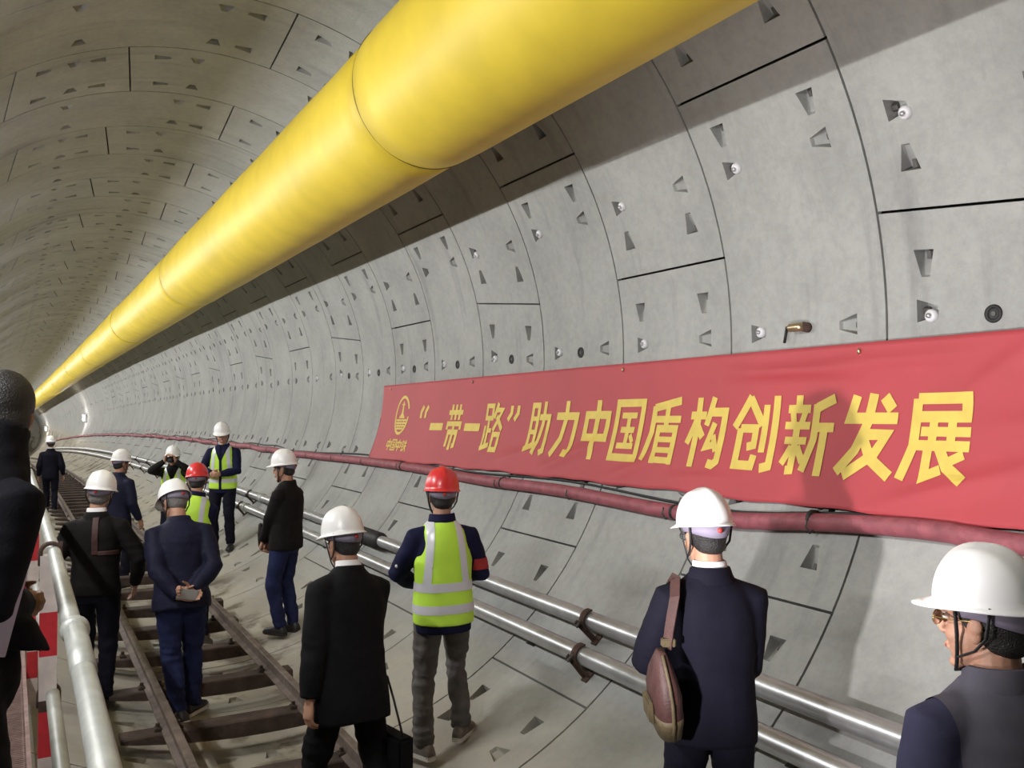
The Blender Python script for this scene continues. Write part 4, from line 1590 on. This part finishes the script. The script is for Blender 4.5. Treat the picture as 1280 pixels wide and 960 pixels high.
# P10: black suit, striding away
E_ = person('person in a white helmet and long black suit striding over the rail', dict(
    top=(1.455, 4.49, -0.54), fz=-2.28, face=-30, lean=10, side=4, twist=0, head=(6, 2, -4), hat='hat_white', jacket='suit_black', trousers='trousers_black', collar='shirt', jcol_z=1.485,
    hem=0.70, flare=0.012, handL=(-0.25, -0.02, 0.80), elbL=(-0.4, -0.9, 0), handR=(0.12, 0.30, 0.98), elbR=(0.1, -0.7, -0.7), palmL=(1, 0.1, 0), curlL=0.55, curlR=1.2,
    footL=(-0.20, 0.12, 0.10), footR=(0.14, -0.22, 0.13), pitchR=14, toeL=6, seed=11.0, vox=0.0055, bulk=1.10, armw=1.12))
# P9: dark jacket and jeans, side on
G_ = person('person in a white helmet, dark jacket and blue jeans standing side on', dict(
    top=(2.130, 8.30, -0.425), fz=-2.17, face=-60, lean=-1, head=(8, 6, 0), hat='hat_white', jacket='jacket_dark', trousers='jeans', collar=None, jcol_z=1.50, hem=0.83,
    handL=(-0.05, 0.22, 0.90), handR=(0.04, 0.20, 0.87), elbL=(-0.8, -0.5, -0.2), elbR=(0.8, -0.5, -0.2), palmL=(0.4, -0.9, 0), palmR=(-0.4, -0.9, 0), curlL=0.9, curlR=0.9,
    footL=(-0.075, 0.02, 0.095), footR=(0.085, -0.04, 0.095), toeL=-14, toeR=-24, seed=13.0, vox=0.006, bulk=1.09, armw=1.05))
# P8: facing us in lime vest
H_ = person('person in a white helmet and open lime vest facing the camera by the pipes', dict(
    top=(2.40, 12.75, -0.25), fz=-2.06, face=196, lean=1, head=(12, 10, 4), hat='hat_white', jacket='work_navy', trousers='trousers_navy', collar='shirt', jcol_z=1.50, vest=True, vest_front=True, hem=0.80, vest_hem=0.86,
    handL=(-0.02, 0.24, 1.08), handR=(0.08, 0.25, 1.09), elbL=(-0.9, -0.4, -0.3), elbR=(0.9, -0.4, -0.3), palmL=(0.3, -0.9, 0.2), palmR=(-0.3, -0.9, 0.2), curlL=0.8, curlR=0.8,
    bands=((0.95, 1.00),), seed=17.0, vox=0.007, cvox=0.012))
# P5: navy quilted jacket, head bowed, phone held behind
J_ = person('person in a white helmet and navy jacket, head bowed, phone held behind the back', dict(
    top=(0.955, 6.96, -0.575), fz=-2.27, face=-6, lean=13, side=-1, head=(26, 20, 6), hat='hat_white', hat_tilt=0.12, hair='hair_grey', jacket='jacket_navy', trousers='jeans', collar=None, jcol_z=1.49, hem=0.82, flare=0.012,
    handL=(-0.03, -0.19, 0.905), handR=(0.055, -0.185, 0.93), elbL=(-0.9, -0.1, -0.5), elbR=(0.9, -0.1, -0.5), palmL=(0.1, -1, 0.1), palmR=(0.0, -1, 0.1), hdirR=(-0.9, -0.1, 0.1), hdirL=(0.9, -0.1, -0.05), thumbR=(0, 0, 1), thumbL=(0, 0, 1), curlL=0.4, curlR=0.8,
    footL=(-0.02, -0.16, 0.13), footR=(0.09, 0.10, 0.10), pitchL=10, toeL=22, toeR=-38, shoe='shoe', sole='sole', seed=19.0, vox=0.006, bulk=1.08, armw=1.1, leg_fold=0.009))
# P3: black jacket with strap
K_ = person('person in a white helmet and black jacket walking beside the railing', dict(
    top=(0.495, 6.97, -0.475), fz=-2.155, face=8, lean=3, head=(-8, 4, 6), hat='hat_white', hair='hair_grey', jacket='jacket_dark', trousers='trousers_navy', collar='shirt', jcol_z=1.485, hem=0.86,
    handL=(-0.29, 0.02, 0.86), elbL=(-0.7, -0.7, 0), handR=(0.27, 0.12, 0.90), elbR=(0.8, -0.6, 0), palmL=(1, 0, 0), curlL=0.6, footL=(-0.09, 0.22, 0.13), footR=(0.08, -0.06, 0.095), pitchL=-4, toeR=-6, seed=23.0, vox=0.006, legw=0.97))
patch(K_['jacket'], 'back_strap', [((-0.012, 0, 0), (-1, 0, 0)), ((0.030, 0, 0), (1, 0, 0)), ((0, 0, 1.17), (0, 0, -1)), ((0, 0, 1.45), (0, 0, 1)), ((0, 0, 0), (0, 1, 0))], K_['T'], 0.008, M['leather'], K_['jacket'], 0.006)
patch(K_['jacket'], 'side_strap', [((0.03, 0, 0), (-1, 0, 0)), ((0, 0, 1.165), (0, 0, -1)), ((0, 0, 1.195), (0, 0, 1)), ((0, 0.03, 0), (0, 1, 0)), ((0.165, 0, 0), (1, 0, 0))], K_['T'], 0.008, M['leather'], K_['jacket'], 0.006)
patch(K_['jacket'], 'sleeve_panel', [((-0.215, 0, 0), (1, 0, 0)), ((0, 0, 1.28), (0, 0, 1)), ((0, -0.01, 0), (0, 1, 0))], K_['T'], 0.002, M['leather'], K_['jacket'])
# P4: navy jacket behind P3
N_ = person('person in a white helmet and navy jacket on the sleepers, head turned towards the wall', dict(
    top=(1.05, 11.9, -0.56), fz=-2.27, face=38, lean=3, head=(-20, 2, 0), hat='hat_white', hat_tilt=0.04, jacket='jacket_navy', trousers='trousers_navy', hem=0.80, handL=(-0.24, 0.06, 0.85), handR=(0.26, 0.10, 0.88), seed=29.0, vox=0.008, cvox=0.013))
# P7: red helmet, lime vest beyond P5
O_ = person('person in a red helmet and lime vest half hidden behind the bowed navy jacket', dict(
    top=(1.435, 8.78, -0.56), fz=-2.24, face=8, lean=6, head=(0, 6, -13), hat='hat_red', jacket='work_navy', trousers='trousers_navy', jcol_z=1.512, vest=True, hem=0.78, bands=((0.92, 0.97),), bulk=1.14, side=11, elbL=(0, -0.6, -0.8), elbR=(0, -0.6, -0.8), handL=(-0.12, 0.27, 1.0), handR=(0.12, 0.27, 1.0),
    footL=(-0.06, 0.10, 0.095), footR=(0.20, -0.20, 0.13), pitchR=16, toeR=-18, shoe='shoe_grey', sole='shoe_grey', seed=31.0, vox=0.008, cvox=0.012))
# P6: photographer facing us
Q_ = person('person in a white helmet and lime vest facing us with a camera at the eyes', dict(
    top=(1.90, 13.75, -0.61), fz=-2.27, face=190, lean=3, head=(0, 4, 0), hat='hat_white', jacket='jacket_dark', trousers='trousers_navy', vest=True, vest_front=True, hem=0.82, handL=(-0.075, 0.235, 1.565), handR=(0.085, 0.225, 1.575), elbL=(-1, 0.1, -0.7), elbR=(1, 0.1, -0.7),
    palmL=(0.8, 0.2, 0), palmR=(-0.8, 0.2, 0), hdirL=(0.2, 0.1, 0.9), hdirR=(-0.2, 0.1, 0.9), thumbL=(0, -1, 0.2), thumbR=(0, -1, 0.2), curlL=0.7, curlR=0.7, seed=37.0, vox=0.008, cvox=0.012, face_detail=False))
# P2: far down the track
S_ = person('person in a white helmet and dark suit walking far down the track', dict(
    top=(0.46, 20.9, -0.665), fz=-2.29, face=4, lean=2, head=(0, 2, 0), hat='hat_white', jacket='suit_navy', trousers='trousers_navy', collar='shirt', hem=0.78, handL=(-0.25, 0.05, 0.85), handR=(0.27, 0.03, 0.86), footL=(-0.08, 0.2, 0.12), footR=(0.09, -0.14, 0.1), seed=41.0, vox=0.011, cvox=0.016, face_detail=False, strap=False))
# P1: dark coat on the walkway, close on the left
V_ = person('person with black hair in a dark open coat on the walkway at the left edge', dict(
    top=(-0.045, 3.06, 0.115), fz=-1.70, face=52, lean=15, side=0, twist=0, head=(44, 2, 0), hat=None, s=1.05, long_hair_top=True, jacket='coat', trousers='trousers_black', hem=0.985, flare=0.045, hem_dy=0.12,
    handR=(0.02, 0.20, 1.10), elbR=(0.30, -0.5, -1.0), handL=(-0.10, 0.22, 1.10), elbL=(-0.4, -0.3, -1.0), palmR=(-0.8, 0.3, 0), palmL=(0.8, 0.3, 0),
    curlR=0.8, curlL=0.8, seed=43.0, vox=0.006, bulk=0.96, armw=1.10, jcol_z=1.565, pel=(0, 0.0, 0)))


b = bmesh.new()
T = V_['T']
h_ = V_['Hd'] @ Vector((0, -0.03, 0.0))
hl = T.inverted() @ h_
loft(b, [ring2((0, -0.01, 1.40), 0.165, 0.110, T), ring2((hl.x * 0.3, -0.012 + (hl.y + 0.012) * 0.3, 1.47), 0.125, 0.105, T), ring2((hl.x * 0.7, hl.y * 0.7 - 0.01, 1.535), 0.100, 0.100, T), ring2((hl.x, hl.y - 0.005, 1.585), 0.088, 0.092, T)])
hm = remesh(b, 0.01, 4)
wrinkle(hm, 0.006, 10, 3.0, 1.0)
obj('folded_hood', hm, M['coat'], V_['jacket'], True)
# ------------------------------------------------------------------ what they carry
def world(I, p):
    return I['M'] @ Vector(p)


def carried(name, label, cat, I, parts):
    """things held are objects of their own, placed where the bearer holds them"""
    t = thing(name, label, cat)
    t.matrix_world = I['M']
    for pn, bm, m, sm in parts:
        obj(pn, bm, m, t, sm)
    return t


# phone behind the back of the bowed person
bm = bmesh.new()
wr = J_['wr']['R']
T = J_['T']
c = T @ Vector((0.015, -0.225, 0.915))
xf = Matrix.Translation(c) @ Matrix.Rotation(rad(12), 4, 'Y')
box(bm, (-0.072, -0.005, -0.036), (0.072, 0.005, 0.036), xf=xf, bev=0.004)
b2 = bmesh.new()
box(b2, (-0.060, 0.0052, -0.030), (0.060, 0.0065, 0.030), xf=xf)
carried('mobile_phone', 'silver mobile phone held behind the back of the bowed person in navy', 'phone', J_, [('case', bm, M['phone'], False), ('screen', b2, M['glass'], False)])

# black document bag of the striding person
gpt = E_['T'] @ Vector((0.185, -0.02, 0.90))
bm = bmesh.new()
xf = Matrix.Translation(gpt + Vector((0.03, 0, -0.44)))
box(bm, (-0.045, -0.19, -0.15), (0.045, 0.19, 0.15), xf=xf, bev=0.015)
b2 = bmesh.new()
tube(b2, [gpt + Vector((0.03, -0.15, -0.29)), gpt + Vector((0.015, -0.08, -0.10)), gpt + Vector((0.01, -0.03, 0.0)), gpt + Vector((0.01, 0.03, 0.0)), gpt + Vector((0.015, 0.08, -0.10)), gpt + Vector((0.03, 0.15, -0.29))], 0.006, 8)
b3 = bmesh.new()
box(b3, (0.046, -0.17, -0.02), (0.052, 0.17, 0.14), xf=xf, bev=0.002)
carried('document_bag', 'black document bag on long straps hanging at the hip of the black suit', 'bag', E_, [('bag_body', bm, M['suit_black'], False), ('strap', b2, M['cable'], True), ('flap', b3, M['black'], False)])

# black pouch clasped by the person in jeans
c = (G_['wr']['L'] + G_['wr']['R']) * 0.5
bm = bmesh.new()
tube(bm, [c + Vector((-0.02, 0.06, 0.16)), c + Vector((-0.01, 0.07, 0.05)), c + Vector((0.0, 0.075, -0.05))], [0.020, 0.024, 0.018], 12, round_ends=True)
b2 = bmesh.new()
tube(b2, [c + Vector((0.0, 0.075, -0.05)), c + Vector((0.01, 0.05, -0.09)), c + Vector((0.03, 0.03, -0.05))], 0.005, 8)
carried('umbrella', 'short folded black umbrella held by the person in jeans', 'umbrella', G_, [('folded_cloth', bm, M['black'], True), ('wrist_loop', b2, M['cable'], True)])

# camera of the photographer
c = Q_['Hd'] @ Vector((0, 0.155, 0.0))
xf = Matrix.Translation(c) @ Q_['Hd'].to_3x3().to_4x4()
bm = bmesh.new()
box(bm, (-0.068, -0.03, -0.045), (0.068, 0.03, 0.040), xf=xf, bev=0.008)
box(bm, (-0.025, -0.03, 0.036), (0.025, 0.025, 0.066), xf=xf, bev=0.006)
b2 = bmesh.new()
tube(b2, [xf @ Vector((0, 0.02, -0.005)), xf @ Vector((0, 0.10, -0.005)), xf @ Vector((0, 0.105, -0.005))], [0.034, 0.036, 0.030], 20)
carried('camera_body', 'black camera held up to the face of the photographer in a lime vest', 'camera', Q_, [('housing', bm, M['black'], False), ('lens_barrel', b2, M['cable'], True)])

# lilac papers under the arm of the person on the walkway
bm = bmesh.new()
T = V_['T']
xf = T @ Matrix.Translation((0.205, -0.01, 1.085)) @ Matrix.Rotation(rad(-2), 4, 'X')
box(bm, (-0.006, -0.05, -0.11), (0.006, 0.05, 0.11), xf=xf, bev=0.002)
carried('paper_folder', 'lilac paper folder under the arm of the dark coat at the left edge', 'folder', V_, [('cover', bm, M['lilac'], False)])

# brown shoulder bag
T = A['T']
b_strap = bmesh.new()
sx = -0.165
pts = [Vector(p) for p in ((-0.150, 0.135, 1.24), (-0.150, 0.10, 1.36), (-0.150, 0.03, 1.445), (-0.152, -0.05, 1.448), (-0.172, -0.118, 1.39), (-0.190, -0.140, 1.33), (-0.203, -0.148, 1.27), (-0.210, -0.150, 1.225), (-0.213, -0.150, 1.20))]
rows = []
for i, p in enumerate(pts):
    d = (pts[min(i + 1, len(pts) - 1)] - pts[max(i - 1, 0)]).normalized()
    out = Vector((-0.55, -0.5, 0.75)) if i > 1 else Vector((-0.2, 0.8, 0.5))
    out = (out - d * out.dot(d)).normalized()
    sdv = d.cross(out).normalized()
    hw = 0.021
    rows.append([T @ (p + sdv * a + out * e) for a, e in ((-hw, 0.0), (hw, 0.0), (hw, 0.006), (-hw, 0.006))])
loft(b_strap, rows)
bag_c = T @ Vector((-0.232, -0.155, 1.055))
xf = Matrix.Translation(bag_c) @ Matrix.Rotation(rad(-7), 4, 'Y') @ Matrix.Rotation(rad(10), 4, 'X')
bm = bmesh.new()
rings = []
for z, hy, hx in ((-0.175, 0.060, 0.030), (-0.165, 0.10, 0.042), (-0.09, 0.125, 0.055), (0.0, 0.13, 0.056), (0.06, 0.105, 0.045), (0.115, 0.06, 0.030), (0.155, 0.028, 0.016)):
    row = []
    for i in range(24):
        a = 2 * PI * i / 24
        ca, sa = math.cos(a), math.sin(a)
        row.append(xf @ Vector((hx * math.copysign(abs(ca) ** 0.7, ca), hy * math.copysign(abs(sa) ** 0.7, sa) - 0.02 * (z + 0.1), z)))
    rings.append(row)
loft(bm, rings)
b2 = bmesh.new()
rings = []
for z, hy, hx in ((-0.182, 0.055, 0.030), (-0.168, 0.103, 0.046), (-0.10, 0.124, 0.057), (-0.075, 0.127, 0.058)):
    rings.append([xf @ Vector((hx * math.copysign(abs(math.cos(2 * PI * i / 24)) ** 0.7, math.cos(2 * PI * i / 24)), hy * math.copysign(abs(math.sin(2 * PI * i / 24)) ** 0.7, math.sin(2 * PI * i / 24)) - 0.02 * (z + 0.1), z)) for i in range(24)])
loft(b2, rings)
b3 = bmesh.new()
rail_pts = [xf @ Vector((0.0, q * 0.0 - hy - 0.004 - 0.02 * (z + 0.1), z)) for z, hy, q in ((0.15, 0.028, 0), (0.115, 0.06, 0), (0.06, 0.105, 0), (0.0, 0.13, 0), (-0.09, 0.125, 0), (-0.165, 0.10, 0))]
tube(b3, rail_pts, 0.007, 8)
b4 = bmesh.new()
box(b4, (-0.075, -0.055, -0.115), (-0.050, 0.055, -0.025), xf=xf, bev=0.008)
b5 = bmesh.new()
pp = T @ pts[7]
box(b5, (-0.027, -0.016, -0.016), (0.027, 0.016, 0.016), xf=Matrix.Translation(pp), bev=0.004)
carried('shoulder_bag', 'maroon brown leather shoulder bag hanging at the side of the navy suit', 'bag', A, [('bag_body', bm, M['leather'], True), ('lower_trim', b2, M['leather_tan'], True), ('piping', b3, M['leather_tan'], True), ('side_pocket', b4, M['leather_tan'], False), ('strap', b_strap, M['leather'], False), ('strap_buckle', b5, M['leather_tan'], False)])
